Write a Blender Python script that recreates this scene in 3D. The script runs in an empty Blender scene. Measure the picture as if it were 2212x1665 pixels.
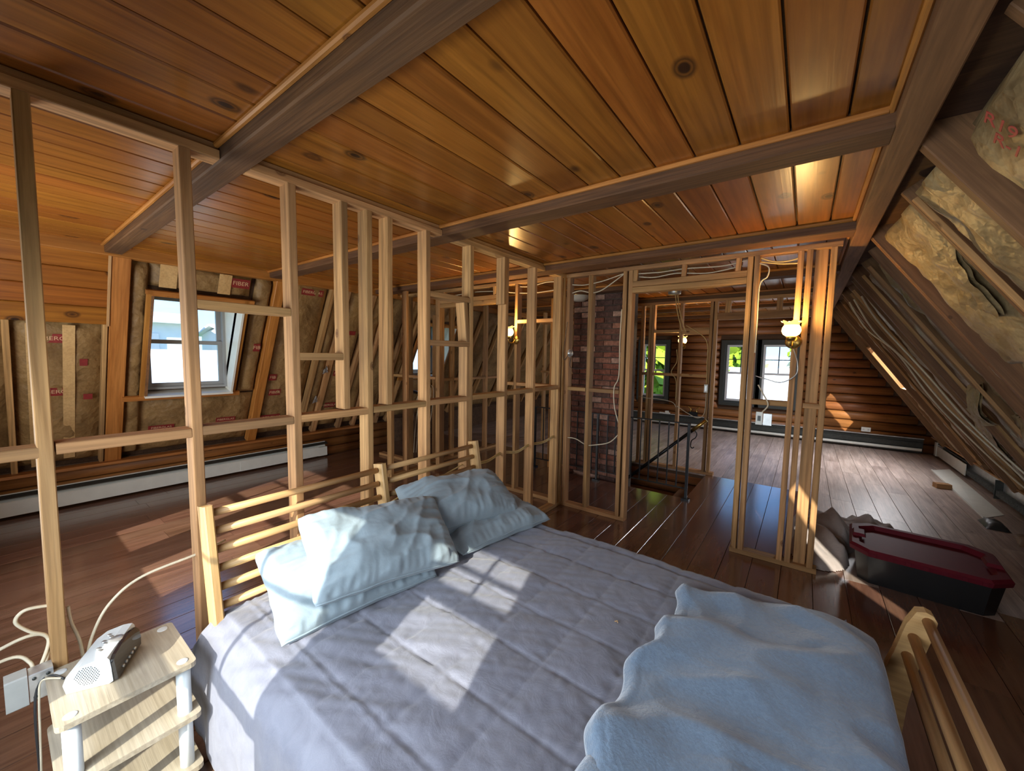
import bpy, bmesh, math, random
from mathutils import Vector, Matrix, noise

random.seed(7)
S = bpy.context.scene
COL = S.collection
R = math.radians

# ------------------------------------------------------------------ camera
cd = bpy.data.cameras.new('camera')
cam = bpy.data.objects.new('camera', cd)
COL.objects.link(cam)
MW = ((0.80043, 0.59917, 0.01726), (0.06010, -0.05157, -0.99686), (-0.59640, 0.79896, -0.07729))
cam.matrix_world = Matrix((
    (MW[0][0], -MW[1][0], -MW[2][0], 0.0),
    (MW[0][1], -MW[1][1], -MW[2][1], 0.0),
    (MW[0][2], -MW[1][2], -MW[2][2], 1.6),
    (0, 0, 0, 1)))
cd.sensor_fit = 'HORIZONTAL'
cd.sensor_width = 36.0
cd.lens = 847.1 / 2212.0 * 36.0
cd.clip_start = 0.02
cd.clip_end = 400
S.camera = cam

# ------------------------------------------------------------------ sky
W = bpy.data.worlds.new('sky')
S.world = W
W.use_nodes = True
nt = W.node_tree
nt.nodes.clear()
wo = nt.nodes.new('ShaderNodeOutputWorld')
bg = nt.nodes.new('ShaderNodeBackground')
tc = nt.nodes.new('ShaderNodeTexCoord')
sx = nt.nodes.new('ShaderNodeSeparateXYZ')
rp = nt.nodes.new('ShaderNodeValToRGB')
nz = nt.nodes.new('ShaderNodeTexNoise')
mx = nt.nodes.new('ShaderNodeMixRGB')
r2 = nt.nodes.new('ShaderNodeValToRGB')
mp = nt.nodes.new('ShaderNodeMapping')
mp.inputs['Scale'].default_value = (1.2, 1.2, 5.0)
nz.inputs['Scale'].default_value = 2.2
nz.inputs['Detail'].default_value = 6
rp.color_ramp.elements[0].position = 0.0
rp.color_ramp.elements[0].color = (0.58, 0.80, 1.0, 1)
rp.color_ramp.elements[1].position = 0.30
rp.color_ramp.elements[1].color = (0.22, 0.48, 1.0, 1)
r2.color_ramp.elements[0].position = 0.52
r2.color_ramp.elements[0].color = (0, 0, 0, 1)
r2.color_ramp.elements[1].position = 0.75
r2.color_ramp.elements[1].color = (0.6, 0.6, 0.6, 1)
nt.links.new(tc.outputs['Generated'], sx.inputs[0])
nt.links.new(sx.outputs['Z'], rp.inputs[0])
nt.links.new(tc.outputs['Generated'], mp.inputs[0])
nt.links.new(mp.outputs[0], nz.inputs['Vector'])
nt.links.new(nz.outputs['Fac'], r2.inputs[0])
nt.links.new(r2.outputs[0], mx.inputs[0])
nt.links.new(rp.outputs[0], mx.inputs[1])
mx.inputs[2].default_value = (0.95, 0.97, 1.0, 1)
nt.links.new(mx.outputs[0], bg.inputs[0])
bg.inputs[1].default_value = 1.7
nt.links.new(bg.outputs[0], wo.inputs[0])

# ------------------------------------------------------------------ sun + area lamps added as daylight fill at invented back windows and roof windows
SUN_AZ, SUN_EL = 17.0, 28.0
sd = bpy.data.lights.new('sun', 'SUN')
sd.energy = 10.0
sd.angle = R(0.55)
sd.color = (1.0, 0.90, 0.74)
sun = bpy.data.objects.new('sun', sd)
COL.objects.link(sun)
sdir = Vector((-math.sin(R(SUN_AZ)) * math.cos(R(SUN_EL)), math.cos(R(SUN_AZ)) * math.cos(R(SUN_EL)), -math.sin(R(SUN_EL))))
sun.rotation_euler = sdir.to_track_quat('-Z', 'Y').to_euler()
sun.location = (2, -6, 6)

def daylight(name, loc, aim, w, h, power, color, spread=180):  # adds an area lamp as fill on top of the sky's own light
    d = bpy.data.lights.new(name, 'AREA')
    d.shape = 'RECTANGLE'
    d.size, d.size_y = w, h
    d.energy = power
    d.color = color
    d.spread = R(spread)
    o = bpy.data.objects.new(name, d)
    COL.objects.link(o)
    o.location = loc
    o.rotation_euler = (Vector(aim) - Vector(loc)).to_track_quat('-Z', 'Z').to_euler()
    return o
DAY = (1.0, 0.95, 0.88)
INVENTED_BACK_WINDOWS = [(-4.42, -3.73, 0.61, 1.84), (-3.49, -2.80, 0.61, 1.84), (-1.69, -0.94, 0.15, 1.84), (-0.83, -0.28, 1.24, 1.84)]  # invented unseen openings, placed to aim the sun patches
daylight('daylight_fill_behind_left', (-3.6, -0.55, 1.22), (-3.4, 3, 1.9), 1.5, 1.2, 54, (1.0, 0.97, 0.92), 180)  # added fill lamp, lifts the left side and ceiling
daylight('daylight_fill_behind_right', (-0.95, -0.55, 1.15), (-0.9, 2.6, 0.15), 1.5, 1.2, 54, (0.86, 0.93, 1.0), 145)  # added fill lamp, brightens the bed
daylight('daylight_fill_dormer_right', (0.98, 1.05, 1.45), (-2, 3.2, 1.2), 0.8, 0.9, 5, DAY)  # weak fill lamp added at the near roof window
daylight('daylight_fill_roof_window_far', (1.04, 8.05, 1.56), (-0.6, 7.4, 0.2), 0.56, 0.6, 60, (0.97, 0.97, 1.0))  # fill lamp added to brighten the far room floor

S.view_settings.view_transform = 'Standard'
S.view_settings.look = 'None'
S.view_settings.gamma = 1.0
S.view_settings.use_curve_mapping = False
S.view_settings.exposure = 0.15

# ------------------------------------------------------------------ helpers: materials
def new_mat(name):
    m = bpy.data.materials.new(name)
    m.use_nodes = True
    n = m.node_tree
    b = n.nodes['Principled BSDF']
    return m, n, b

def ramp(n, fac, stops):
    r = n.nodes.new('ShaderNodeValToRGB')
    e = r.color_ramp.elements
    while len(e) < len(stops):
        e.new(0.5)
    for el, (p, c) in zip(e, stops):
        el.position = p
        el.color = (c[0], c[1], c[2], 1)
    n.links.new(fac, r.inputs[0])
    return r.outputs[0]

def mixc(n, mode, fac, a, b):
    k = n.nodes.new('ShaderNodeMixRGB')
    k.blend_type = mode
    for s, v in ((0, fac), (1, a), (2, b)):
        if isinstance(v, (int, float)):
            k.inputs[s].default_value = v if s == 0 else (v, v, v, 1)
        elif isinstance(v, tuple):
            k.inputs[s].default_value = (v[0], v[1], v[2], 1)
        else:
            n.links.new(v, k.inputs[s])
    return k.outputs[0]

def mathn(n, op, a, b=None):
    k = n.nodes.new('ShaderNodeMath')
    k.operation = op
    for i, v in enumerate((a, b)):
        if v is None:
            continue
        if isinstance(v, (int, float)):
            k.inputs[i].default_value = v
        else:
            n.links.new(v, k.inputs[i])
    return k.outputs[0]

def bump(n, b, h, strength, dist=0.01):
    k = n.nodes.new('ShaderNodeBump')
    k.inputs['Strength'].default_value = strength
    k.inputs['Distance'].default_value = dist
    n.links.new(h, k.inputs['Height'])
    n.links.new(k.outputs[0], b.inputs['Normal'])

def objcoord(n, scale, rnd=True):
    t = n.nodes.new('ShaderNodeTexCoord')
    src = t.outputs['Object']
    if rnd:
        oi = n.nodes.new('ShaderNodeObjectInfo')
        v = n.nodes.new('ShaderNodeVectorMath')
        v.operation = 'MULTIPLY_ADD'
        c = n.nodes.new('ShaderNodeCombineXYZ')
        for i in range(3):
            n.links.new(oi.outputs['Random'], c.inputs[i])
        n.links.new(c.outputs[0], v.inputs[0])
        v.inputs[1].default_value = (37.0, 53.0, 71.0)
        n.links.new(src, v.inputs[2])
        src = v.outputs[0]
    m = n.nodes.new('ShaderNodeMapping')
    m.inputs['Scale'].default_value = scale
    n.links.new(src, m.inputs[0])
    return m.outputs[0]

def noisetex(n, vec, scale, detail=4, rough=0.55, dist=0.0):
    k = n.nodes.new('ShaderNodeTexNoise')
    k.inputs['Scale'].default_value = scale
    k.inputs['Detail'].default_value = detail
    k.inputs['Roughness'].default_value = rough
    k.inputs['Distortion'].default_value = dist
    n.links.new(vec, k.inputs['Vector'])
    return k.outputs['Fac']

def wood(name, dark, light, rough=0.55, var=0.25, knots=0.06, knot_col=(0.09, 0.04, 0.02), grain=0.5, stain=0.0,
         stain_col=(0.05, 0.03, 0.02), knot_scale=1.0, coat=0.0, bumps=0.25, spec=0.4, rings=0.0):
    """Lumber: grain runs along the piece's own long (local X) axis."""
    m, n, b = new_mat(name)
    v1 = objcoord(n, (0.9, 11, 11))
    f1 = noisetex(n, v1, 1.6, 5, 0.6, 0.9)
    v2 = objcoord(n, (2.5, 95, 95))
    f2 = noisetex(n, v2, 1.0, 3, 0.5, 0.3)
    col = ramp(n, f1, [(0.30, dark), (0.68, light)])
    g = ramp(n, f2, [(0.30, (1 - grain * 0.55,) * 3), (0.62, (1, 1, 1))])
    col = mixc(n, 'MULTIPLY', 1.0, col, g)
    if rings > 0:
        wv = n.nodes.new('ShaderNodeTexWave')
        wv.wave_type = 'BANDS'
        wv.bands_direction = 'Y'
        wv.inputs['Scale'].default_value = 1.0
        wv.inputs['Distortion'].default_value = 7.0
        wv.inputs['Detail'].default_value = 2.0
        wv.inputs['Detail Scale'].default_value = 0.9
        n.links.new(objcoord(n, (0.6, 5.0, 5.0)), wv.inputs['Vector'])
        col = mixc(n, 'MULTIPLY', 1.0, col, ramp(n, wv.outputs['Fac'], [(0.0, (1 - rings,) * 3), (0.35, (1, 1, 1)), (1.0, (1, 1, 1))]))
    if knots > 0:
        vk = objcoord(n, (4.2 * knot_scale, 6.5 * knot_scale, 6.5 * knot_scale))
        vo = n.nodes.new('ShaderNodeTexVoronoi')
        vo.inputs['Scale'].default_value = 1.0
        n.links.new(vk, vo.inputs['Vector'])
        k = ramp(n, vo.outputs['Distance'], [(knots * 0.55, (0, 0, 0)), (knots * 0.8, (0.55, 0.55, 0.55)), (knots, (0.15, 0.15, 0.15)), (knots * 1.5, (1, 1, 1))])
        sc = n.nodes.new('ShaderNodeSeparateXYZ')
        n.links.new(vo.outputs['Color'], sc.inputs[0])
        keep = mathn(n, 'LESS_THAN', sc.outputs[0], 0.62)
        inv = mixc(n, 'MIX', keep, 1.0, k)
        kk = mixc(n, 'MIX', inv, knot_col, col)
        col = kk
    if stain > 0:
        v3 = objcoord(n, (0.8, 2.6, 2.6))
        f3 = noisetex(n, v3, 1.5, 4, 0.6)
        s = ramp(n, f3, [(0.48, (0, 0, 0)), (0.70, (stain, stain, stain))])
        col = mixc(n, 'MIX', s, col, stain_col)
    oi = n.nodes.new('ShaderNodeObjectInfo')
    hs = n.nodes.new('ShaderNodeHueSaturation')
    val = mathn(n, 'ADD', mathn(n, 'MULTIPLY', oi.outputs['Random'], var), 1 - var * 0.5)
    n.links.new(val, hs.inputs['Value'])
    n.links.new(mathn(n, 'ADD', mathn(n, 'MULTIPLY', mathn(n, 'FRACT', mathn(n, 'MULTIPLY', oi.outputs['Random'], 17.3)), 0.012), 0.492), hs.inputs['Hue'])
    n.links.new(col, hs.inputs['Color'])
    n.links.new(hs.outputs[0], b.inputs['Base Color'])
    b.inputs['Roughness'].default_value = rough
    b.inputs['Specular IOR Level'].default_value = spec
    if coat:
        b.inputs['Coat Weight'].default_value = coat
        b.inputs['Coat Roughness'].default_value = 0.22
    bump(n, b, f2, bumps, 0.004)
    return m

def plain(name, col, rough=0.5, metal=0.0, mottle=0.0, scale=30, bumps=0.0, coat=0.0):
    m, n, b = new_mat(name)
    v = objcoord(n, (1, 1, 1))
    f = noisetex(n, v, scale, 4)
    lo = tuple(c * (1 - mottle) for c in col)
    hi = tuple(min(1, c * (1 + mottle * 0.4)) for c in col)
    n.links.new(ramp(n, f, [(0.3, lo), (0.7, hi)]), b.inputs['Base Color'])
    b.inputs['Roughness'].default_value = rough
    b.inputs['Metallic'].default_value = metal
    if coat:
        b.inputs['Coat Weight'].default_value = coat
    if bumps:
        bump(n, b, f, bumps, 0.01)
    return m

def kraft(name, dark, light, wrinkle=0.5, rough=0.6):
    m, n, b = new_mat(name)
    v = objcoord(n, (1, 1, 1))
    f = noisetex(n, v, 3.2, 5, 0.6)
    big = ramp(n, f, [(0.32, dark), (0.7, light)])
    # crumpled facets: cell edges on a noise-warped coordinate
    nv = n.nodes.new('ShaderNodeTexNoise')
    nv.inputs['Scale'].default_value = 4.0
    nv.inputs['Detail'].default_value = 4
    n.links.new(v, nv.inputs['Vector'])
    wv = n.nodes.new('ShaderNodeVectorMath')
    wv.operation = 'MULTIPLY_ADD'
    n.links.new(nv.outputs['Color'], wv.inputs[0])
    wv.inputs[1].default_value = (0.35, 0.35, 0.35)
    n.links.new(v, wv.inputs[2])
    h = None
    for sc, amp in ((5.0, 1.0), (14.0, 0.32)):
        vo = n.nodes.new('ShaderNodeTexVoronoi')
        vo.inputs['Scale'].default_value = sc
        n.links.new(wv.outputs[0], vo.inputs['Vector'])
        t = mathn(n, 'MULTIPLY', vo.outputs['Distance'], amp)
        h = t if h is None else mathn(n, 'ADD', h, t)
    fine = noisetex(n, v, 60, 4, 0.6)
    cr = ramp(n, fine, [(0.35, (0.78, 0.76, 0.72)), (0.6, (1, 1, 1))])
    col = mixc(n, 'MULTIPLY', 0.8, big, cr)
    n.links.new(col, b.inputs['Base Color'])
    b.inputs['Roughness'].default_value = rough
    bump(n, b, mathn(n, 'ADD', h, mathn(n, 'MULTIPLY', f, 0.6)), wrinkle, 0.05)
    return m

def cloth(name, col, col2, rough=0.85, weave=260, wr=0.25, wscale=9, sheen=0.2, dist=0.6):
    m, n, b = new_mat(name)
    v = objcoord(n, (1, 1, 1), False)
    f = noisetex(n, v, weave, 2)
    f2 = noisetex(n, v, wscale, 5, 0.6, dist)
    c = ramp(n, f2, [(0.3, col2), (0.7, col)])
    c = mixc(n, 'MULTIPLY', 0.35, c, ramp(n, f, [(0.3, (0.7, 0.7, 0.7)), (0.7, (1, 1, 1))]))
    n.links.new(c, b.inputs['Base Color'])
    b.inputs['Roughness'].default_value = rough
    b.inputs['Sheen Weight'].default_value = sheen
    h = mathn(n, 'ADD', mathn(n, 'MULTIPLY', f, 0.08), f2)
    bump(n, b, h, wr, 0.03)
    return m

def emit(name, col, strength):
    m, n, b = new_mat(name)
    b.inputs['Base Color'].default_value = (*col, 1)
    b.inputs['Emission Color'].default_value = (*col, 1)
    b.inputs['Emission Strength'].default_value = strength
    return m

def glass_mat(name, tint=(0.95, 0.98, 1.0), refl=0.08):
    m = bpy.data.materials.new(name)
    m.use_nodes = True
    n = m.node_tree
    n.nodes.clear()
    o = n.nodes.new('ShaderNodeOutputMaterial')
    t = n.nodes.new('ShaderNodeBsdfTransparent')
    g = n.nodes.new('ShaderNodeBsdfGlossy')
    x = n.nodes.new('ShaderNodeMixShader')
    lw = n.nodes.new('ShaderNodeLayerWeight')
    lw.inputs[0].default_value = 0.5
    fac = mathn(n, 'ADD', mathn(n, 'MULTIPLY', mathn(n, 'POWER', lw.outputs['Facing'], 4.0), 0.7), 0.02)
    t.inputs[0].default_value = (*tint, 1)
    g.inputs['Roughness'].default_value = 0.02
    n.links.new(fac, x.inputs[0])
    n.links.new(t.outputs[0], x.inputs[1])
    n.links.new(g.outputs[0], x.inputs[2])
    n.links.new(x.outputs[0], o.inputs[0])
    return m

M = {}
M['stud'] = wood('raw stud lumber', (0.36, 0.19, 0.07), (0.60, 0.345, 0.14), 0.75, 0.30, 0.085, (0.14, 0.06, 0.02), 0.5, 0.45, (0.20, 0.12, 0.06), rings=0.28)
M['plank'] = wood('varnished ceiling pine', (0.255, 0.084, 0.011), (0.39, 0.145, 0.021), 0.30, 0.30, 0.135, (0.028, 0.011, 0.005), 0.34, 0.40, (0.16, 0.046, 0.009), 0.8, 0.0, 0.10, 0.5, 0.16)
M['beam'] = wood('dark sawn beam timber', (0.105, 0.046, 0.017), (0.19, 0.090, 0.034), 0.75, 0.2, 0.07, (0.03, 0.015, 0.01), 0.7, 0.6, (0.07, 0.04, 0.025), 0.8, 0, 0.6)
M['amber'] = wood('amber stained timber', (0.34, 0.13, 0.02), (0.56, 0.25, 0.055), 0.5, 0.22, 0.07, (0.12, 0.04, 0.01), 0.45, 0.3, (0.2, 0.07, 0.015))
M['log'] = wood('stained half logs', (0.19, 0.072, 0.020), (0.36, 0.145, 0.042), 0.45, 0.3, 0.07, (0.05, 0.02, 0.01), 0.5, 0.45, (0.09, 0.035, 0.015), 0.8)
M['knee'] = wood('stained knee wall logs', (0.27, 0.105, 0.025), (0.46, 0.19, 0.05), 0.5, 0.25, 0.06, (0.08, 0.03, 0.01), 0.5, 0.4, (0.12, 0.05, 0.02), 0.8)
M['rafter'] = wood('brown stained rafter', (0.16, 0.080, 0.032), (0.28, 0.15, 0.062), 0.65, 0.2, 0.06, (0.05, 0.025, 0.01), 0.5, 0.5, (0.10, 0.05, 0.025))
M['floor_dark'] = wood('brown painted floor board', (0.105, 0.050, 0.031), (0.195, 0.098, 0.062), 0.17, 0.22, 0.0, (0, 0, 0), 0.25, 0.5, (0.24, 0.14, 0.095), 1, 0.7, 0.06, 0.9)
M['floor_pale'] = wood('worn pale floor board', (0.34, 0.26, 0.22), (0.56, 0.45, 0.39), 0.42, 0.2, 0.05, (0.08, 0.05, 0.04), 0.5, 0.55, (0.13, 0.09, 0.07), 1, 0, 0.2, 0.5)
M['bedwood'] = wood('light pine bed wood', (0.40, 0.225, 0.085), (0.56, 0.355, 0.16), 0.5, 0.12, 0.05, (0.2, 0.09, 0.03), 0.35, 0.0)
M['oak'] = wood('pale oak laminate', (0.33, 0.275, 0.195), (0.45, 0.39, 0.30), 0.5, 0.06, 0.0, (0, 0, 0), 0.4, 0.0)
M['deck'] = wood('dark roof deck', (0.07, 0.035, 0.02), (0.13, 0.07, 0.035), 0.8, 0.1, 0.0)
M['kraft'] = kraft('kraft insulation facing', (0.185, 0.105, 0.038), (0.38, 0.235, 0.092), 0.45)
M['kraft_grey'] = kraft('grey tan insulation facing', (0.20, 0.14, 0.068), (0.42, 0.315, 0.165), 0.5, 0.5)
M['kraft_silver'] = kraft('pale grey insulation facing', (0.27, 0.22, 0.15), (0.58, 0.51, 0.39), 0.5, 0.42)
M['tape'] = kraft('tan paper flange', (0.52, 0.32, 0.13), (0.66, 0.44, 0.20), 0.15)
M['red'] = plain('red printed label', (0.24, 0.022, 0.02), 0.6, 0, 0.25)
M['print'] = plain('tan label lettering', (0.62, 0.40, 0.24), 0.6)
M['redprint'] = plain('red ink lettering', (0.40, 0.06, 0.05), 0.6)
M['white_metal'] = plain('white enamelled metal', (0.78, 0.80, 0.74), 0.4, 0, 0.06, 8)
M['box_plastic'] = plain('aged grey plastic', (0.40, 0.41, 0.39), 0.5, 0, 0.1, 15)
M['dark_metal'] = plain('dark heater metal', (0.05, 0.055, 0.05), 0.4, 0.3, 0.3)
M['fin'] = plain('dull aluminium fins', (0.30, 0.30, 0.28), 0.35, 0.8, 0.4, 60)
M['iron'] = plain('black wrought iron', (0.012, 0.013, 0.015), 0.35, 0.4, 0.2)
M['steel'] = plain('galvanised steel', (0.62, 0.64, 0.64), 0.35, 0.7, 0.25, 12)
M['brass'] = plain('polished brass', (0.62, 0.42, 0.12), 0.25, 0.9, 0.1)
M['cable'] = plain('cream cable sheath', (0.66, 0.58, 0.42), 0.5, 0, 0.12, 20)
M['cable_yellow'] = plain('yellowed cable sheath', (0.60, 0.44, 0.18), 0.5, 0, 0.12, 20)
M['black_cord'] = plain('black cord', (0.03, 0.03, 0.03), 0.45)
M['sash_dark'] = plain('dark painted window trim', (0.035, 0.04, 0.036), 0.5)
M['sash_grey'] = plain('grey window sash', (0.35, 0.37, 0.38), 0.45)
M['sash_white'] = plain('white window sash', (0.62, 0.64, 0.66), 0.45)
M['glass'] = glass_mat('window glass')
M['mortar'] = plain('dark mortar', (0.10, 0.075, 0.06), 0.95, 0, 0.4, 40, 0.4)

# ------------------------------------------------------------------ helpers: objects
WM = {}

def link(o, mw, parent=None, label=None, cat=None, group=None, kind=None):
    COL.objects.link(o)
    WM[o.name] = mw
    if parent is not None:
        o.parent = parent
        o.matrix_parent_inverse = WM[parent.name].inverted()
    o.matrix_basis = mw
    if label:
        o['label'] = label
    if cat and parent is None:
        o['category'] = cat
    if group:
        o['group'] = group
    if kind:
        o['kind'] = kind
    return o

def thing(name, loc, label, cat, group=None, kind=None):
    o = bpy.data.objects.new(name, None)
    o.empty_display_size = 0.1
    return link(o, Matrix.Translation(loc), None, label, cat, group, kind)

def smooth(me):
    me.polygons.foreach_set('use_smooth', [True] * len(me.polygons))

def mesh_obj(name, verts, faces, mat, parent=None, sm=False, origin=None, **kw):
    """one mesh object from world-space vertices; its origin is put at the middle of them."""
    if origin is None:
        lo = [min(v[i] for v in verts) for i in range(3)]
        hi = [max(v[i] for v in verts) for i in range(3)]
        origin = Vector([(a + b) / 2 for a, b in zip(lo, hi)])
        if parent is None:
            origin.z = lo[2]
    origin = Vector(origin)
    me = bpy.data.meshes.new(name)
    me.from_pydata([tuple(Vector(v) - origin) for v in verts], [], faces)
    me.materials.append(M[mat] if isinstance(mat, str) else mat)
    if sm:
        smooth(me)
    me.update()
    o = bpy.data.objects.new(name, me)
    return link(o, Matrix.Translation(origin), parent, **kw)

class MB:
    def __init__(s):
        s.v = []
        s.f = []
    def add(s, vs, fs):
        k = len(s.v)
        s.v += [Vector(v) for v in vs]
        s.f += [[i + k for i in f] for f in fs]
        return s
    def box(s, x0, x1, y0, y1, z0, z1, c=0.0):
        vs = [(x, y, z) for z in (z0, z1) for y in (y0, y1) for x in (x0, x1)]
        return s.add(vs, [(0, 2, 3, 1), (4, 5, 7, 6), (0, 1, 5, 4), (2, 6, 7, 3), (0, 4, 6, 2), (1, 3, 7, 5)])
    def tube(s, pts, r, seg=8, cap=True):
        pts = [Vector(p) for p in pts]
        rr = r if isinstance(r, (list, tuple)) else [r] * len(pts)
        prev = None
        k0 = len(s.v)
        for i, p in enumerate(pts):
            t = (pts[min(i + 1, len(pts) - 1)] - pts[max(i - 1, 0)]).normalized()
            if prev is None:
                a = t.orthogonal().normalized()
            else:
                a = (prev - t * prev.dot(t))
                a = a.normalized() if a.length > 1e-6 else t.orthogonal().normalized()
            prev = a
            b = t.cross(a)
            for j in range(seg):
                q = 2 * math.pi * j / seg
                s.v.append(p + (a * math.cos(q) + b * math.sin(q)) * rr[i])
        for i in range(len(pts) - 1):
            for j in range(seg):
                j2 = (j + 1) % seg
                s.f.append([k0 + i * seg + j, k0 + i * seg + j2, k0 + (i + 1) * seg + j2, k0 + (i + 1) * seg + j])
        if cap:
            s.f.append([k0 + j for j in range(seg)][::-1])
            s.f.append([k0 + (len(pts) - 1) * seg + j for j in range(seg)])
        return s
    def lathe(s, c, prof, seg=20, axis=(0, 0, 1), ruffle=None):
        ax = Vector(axis).normalized()
        a = ax.orthogonal().normalized()
        b = ax.cross(a)
        k0 = len(s.v)
        c = Vector(c)
        for i, (r, h) in enumerate(prof):
            for j in range(seg):
                q = 2 * math.pi * j / seg
                r2, h2 = (ruffle(i, q, r, h) if ruffle else (r, h))
                s.v.append(c + ax * h2 + (a * math.cos(q) + b * math.sin(q)) * r2)
        for i in range(len(prof) - 1):
            for j in range(seg):
                j2 = (j + 1) % seg
                s.f.append([k0 + i * seg + j, k0 + i * seg + j2, k0 + (i + 1) * seg + j2, k0 + (i + 1) * seg + j])
        return s
    def grid(s, fn, nu, nv):
        k0 = len(s.v)
        for i in range(nu + 1):
            for j in range(nv + 1):
                s.v.append(Vector(fn(i / nu, j / nv)))
        for i in range(nu):
            for j in range(nv):
                a = k0 + i * (nv + 1) + j
                s.f.append([a, a + 1, a + nv + 2, a + nv + 1])
        return s
    def prism(s, poly, ax0, ax1):
        """poly: list of world points at one end, extruded by the vector ax1-ax0"""
        d = Vector(ax1) - Vector(ax0)
        n = len(poly)
        vs = [Vector(p) for p in poly] + [Vector(p) + d for p in poly]
        fs = [list(range(n))[::-1], list(range(n, 2 * n))] + [[i, (i + 1) % n, n + (i + 1) % n, n + i] for i in range(n)]
        return s.add(vs, fs)
    def build(s, name, mat, parent=None, sm=False, **kw):
        return mesh_obj(name, s.v, s.f, mat, parent, sm, **kw)

_cache = {}
def bar_mesh(L, w, h, c, kind, mat):
    key = (round(L, 3), round(w, 3), round(h, 3), round(c, 4), kind, mat)
    if key in _cache:
        return _cache[key]
    if kind == 'box':
        a, b = w / 2, h / 2
        sec = [(-a + c, -b), (a - c, -b), (a, -b + c), (a, b - c), (a - c, b), (-a + c, b), (-a, b - c), (-a, -b + c)]
    elif kind == 'log':      # half-round log: bulges towards +Z, w is its height on the wall
        sec = [(-w / 2, -h / 2)] + [(-w / 2 * math.cos(math.pi * i / 8) * 0.985, -h / 2 + h * math.sin(math.pi * i / 8) ** 0.8) for i in range(1, 8)] + [(w / 2, -h / 2)]
        sec = sec[::-1]
    elif kind == 'round':
        sec = [(w / 2 * math.cos(2 * math.pi * i / 12), w / 2 * math.sin(2 * math.pi * i / 12)) for i in range(12)]
    n = len(sec)
    vs = [(-L / 2, y, z) for y, z in sec] + [(L / 2, y, z) for y, z in sec]
    fs = [list(range(n))[::-1], list(range(n, 2 * n))] + [[i, (i + 1) % n, n + (i + 1) % n, n + i] for i in range(n)]
    me = bpy.data.meshes.new(mat + ' piece')
    me.from_pydata(vs, [], fs)
    me.materials.append(M[mat])
    if kind != 'box':
        for p in me.polygons[2:]:
            p.use_smooth = True
    me.update()
    _cache[key] = me
    return me

def bar(name, p0, p1, w, h, up, mat, parent=None, c=0.003, kind='box', **kw):
    """a straight piece from p0 to p1; h measured along `up`, w across it. Local X runs along the piece."""
    p0, p1 = Vector(p0), Vector(p1)
    d = p1 - p0
    L = d.length
    x = d / L
    z = Vector(up)
    z = (z - x * z.dot(x)).normalized()
    y = z.cross(x)
    mid = (p0 + p1) / 2
    mw = Matrix(((x.x, y.x, z.x, mid.x), (x.y, y.y, z.y, mid.y), (x.z, y.z, z.z, mid.z), (0, 0, 0, 1)))
    o = bpy.data.objects.new(name, bar_mesh(L, w, h, c, kind, mat))
    return link(o, mw, parent, **kw)

def spline(pts, n=8):
    pts = [Vector(p) for p in pts]
    P = [pts[0]] + pts + [pts[-1]]
    out = []
    for i in range(1, len(P) - 2):
        a, b, c, d = P[i - 1], P[i], P[i + 1], P[i + 2]
        for k in range(n):
            t = k / n
            out.append(0.5 * ((2 * b) + (c - a) * t + (2 * a - 5 * b + 4 * c - d) * t * t + (3 * b - a - 3 * c + d) * t ** 3))
    out.append(pts[-1])
    return out

def cable(name, pts, r, mat, label, group=None, parent=None, seg=6):
    m = MB()
    m.tube(spline(pts), r, seg)
    return m.build(name, mat, parent, True, label=label, cat='cable', group=group)

def wall_panel(mb, o, u, v, U, V, holes, n, t):
    """planar slab with rectangular holes (u0,u1,v0,v1); n = direction of thickness t"""
    o, u, v, n = Vector(o), Vector(u).normalized(), Vector(v).normalized(), Vector(n).normalized()
    us = sorted({0.0, U} | {h[i] for h in holes for i in (0, 1)})
    vs = sorted({0.0, V} | {h[i] for h in holes for i in (2, 3)})
    for a, b in zip(us, us[1:]):
        for c, d in zip(vs, vs[1:]):
            if any(h[0] - 1e-6 <= a and b <= h[1] + 1e-6 and h[2] - 1e-6 <= c and d <= h[3] + 1e-6 for h in holes):
                continue
            q = [o + u * a + v * c, o + u * b + v * c, o + u * b + v * d, o + u * a + v * d]
            mb.prism(q, (0, 0, 0), n * t)
    return mb

def text_mesh(name, body, size, mat, mw, parent, **kw):
    cu = bpy.data.curves.new(name, 'FONT')
    cu.body = body
    cu.size = size
    cu.extrude = 0.0008
    cu.align_x = 'CENTER'
    cu.align_y = 'CENTER'
    tmp = bpy.data.objects.new(name + '_t', cu)
    me = bpy.data.meshes.new_from_object(tmp)
    bpy.data.objects.remove(tmp)
    me.materials.clear()
    me.materials.append(M[mat])
    o = bpy.data.objects.new(name, me)
    return link(o, mw, parent, **kw)
# ================================================================== STRUCTURE
YB, YF = -0.6, 9.78            # gable behind the camera, far gable
ZC, ZB = 2.47, 2.40            # ceiling boards, beam undersides
RT, RB = Vector((0.29, 0, 2.43)), Vector((1.80, 0, 0.27))     # right roof slope, inner face of the rafters
LT, LB = Vector((-4.74, 0, 2.47)), Vector((-5.80, 0, 0.42))   # left roof slope
RN = Vector((-(RT.z - RB.z), 0, -(RB.x - RT.x))).normalized()  # inward normals
LN = Vector((LT.z - LB.z, 0, LB.x - LT.x)).normalized()
LN = Vector((abs(LN.x), 0, -abs(LN.z)))
RLEN, LLEN = (RB - RT).length, (LB - LT).length
RD, LD = (RB - RT) / RLEN, (LB - LT) / LLEN

def onR(t, y, d=0.0):
    p = RT + RD * t + RN * d
    return Vector((p.x, y, p.z))
def onL(t, y, d=0.0):
    p = LT + LD * t + LN * d
    return Vector((p.x, y, p.z))
def tR(z):
    return (RT.z - z) / (RT.z - RB.z) * RLEN
def tL(z):
    return (LT.z - z) / (LT.z - LB.z) * LLEN

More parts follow.
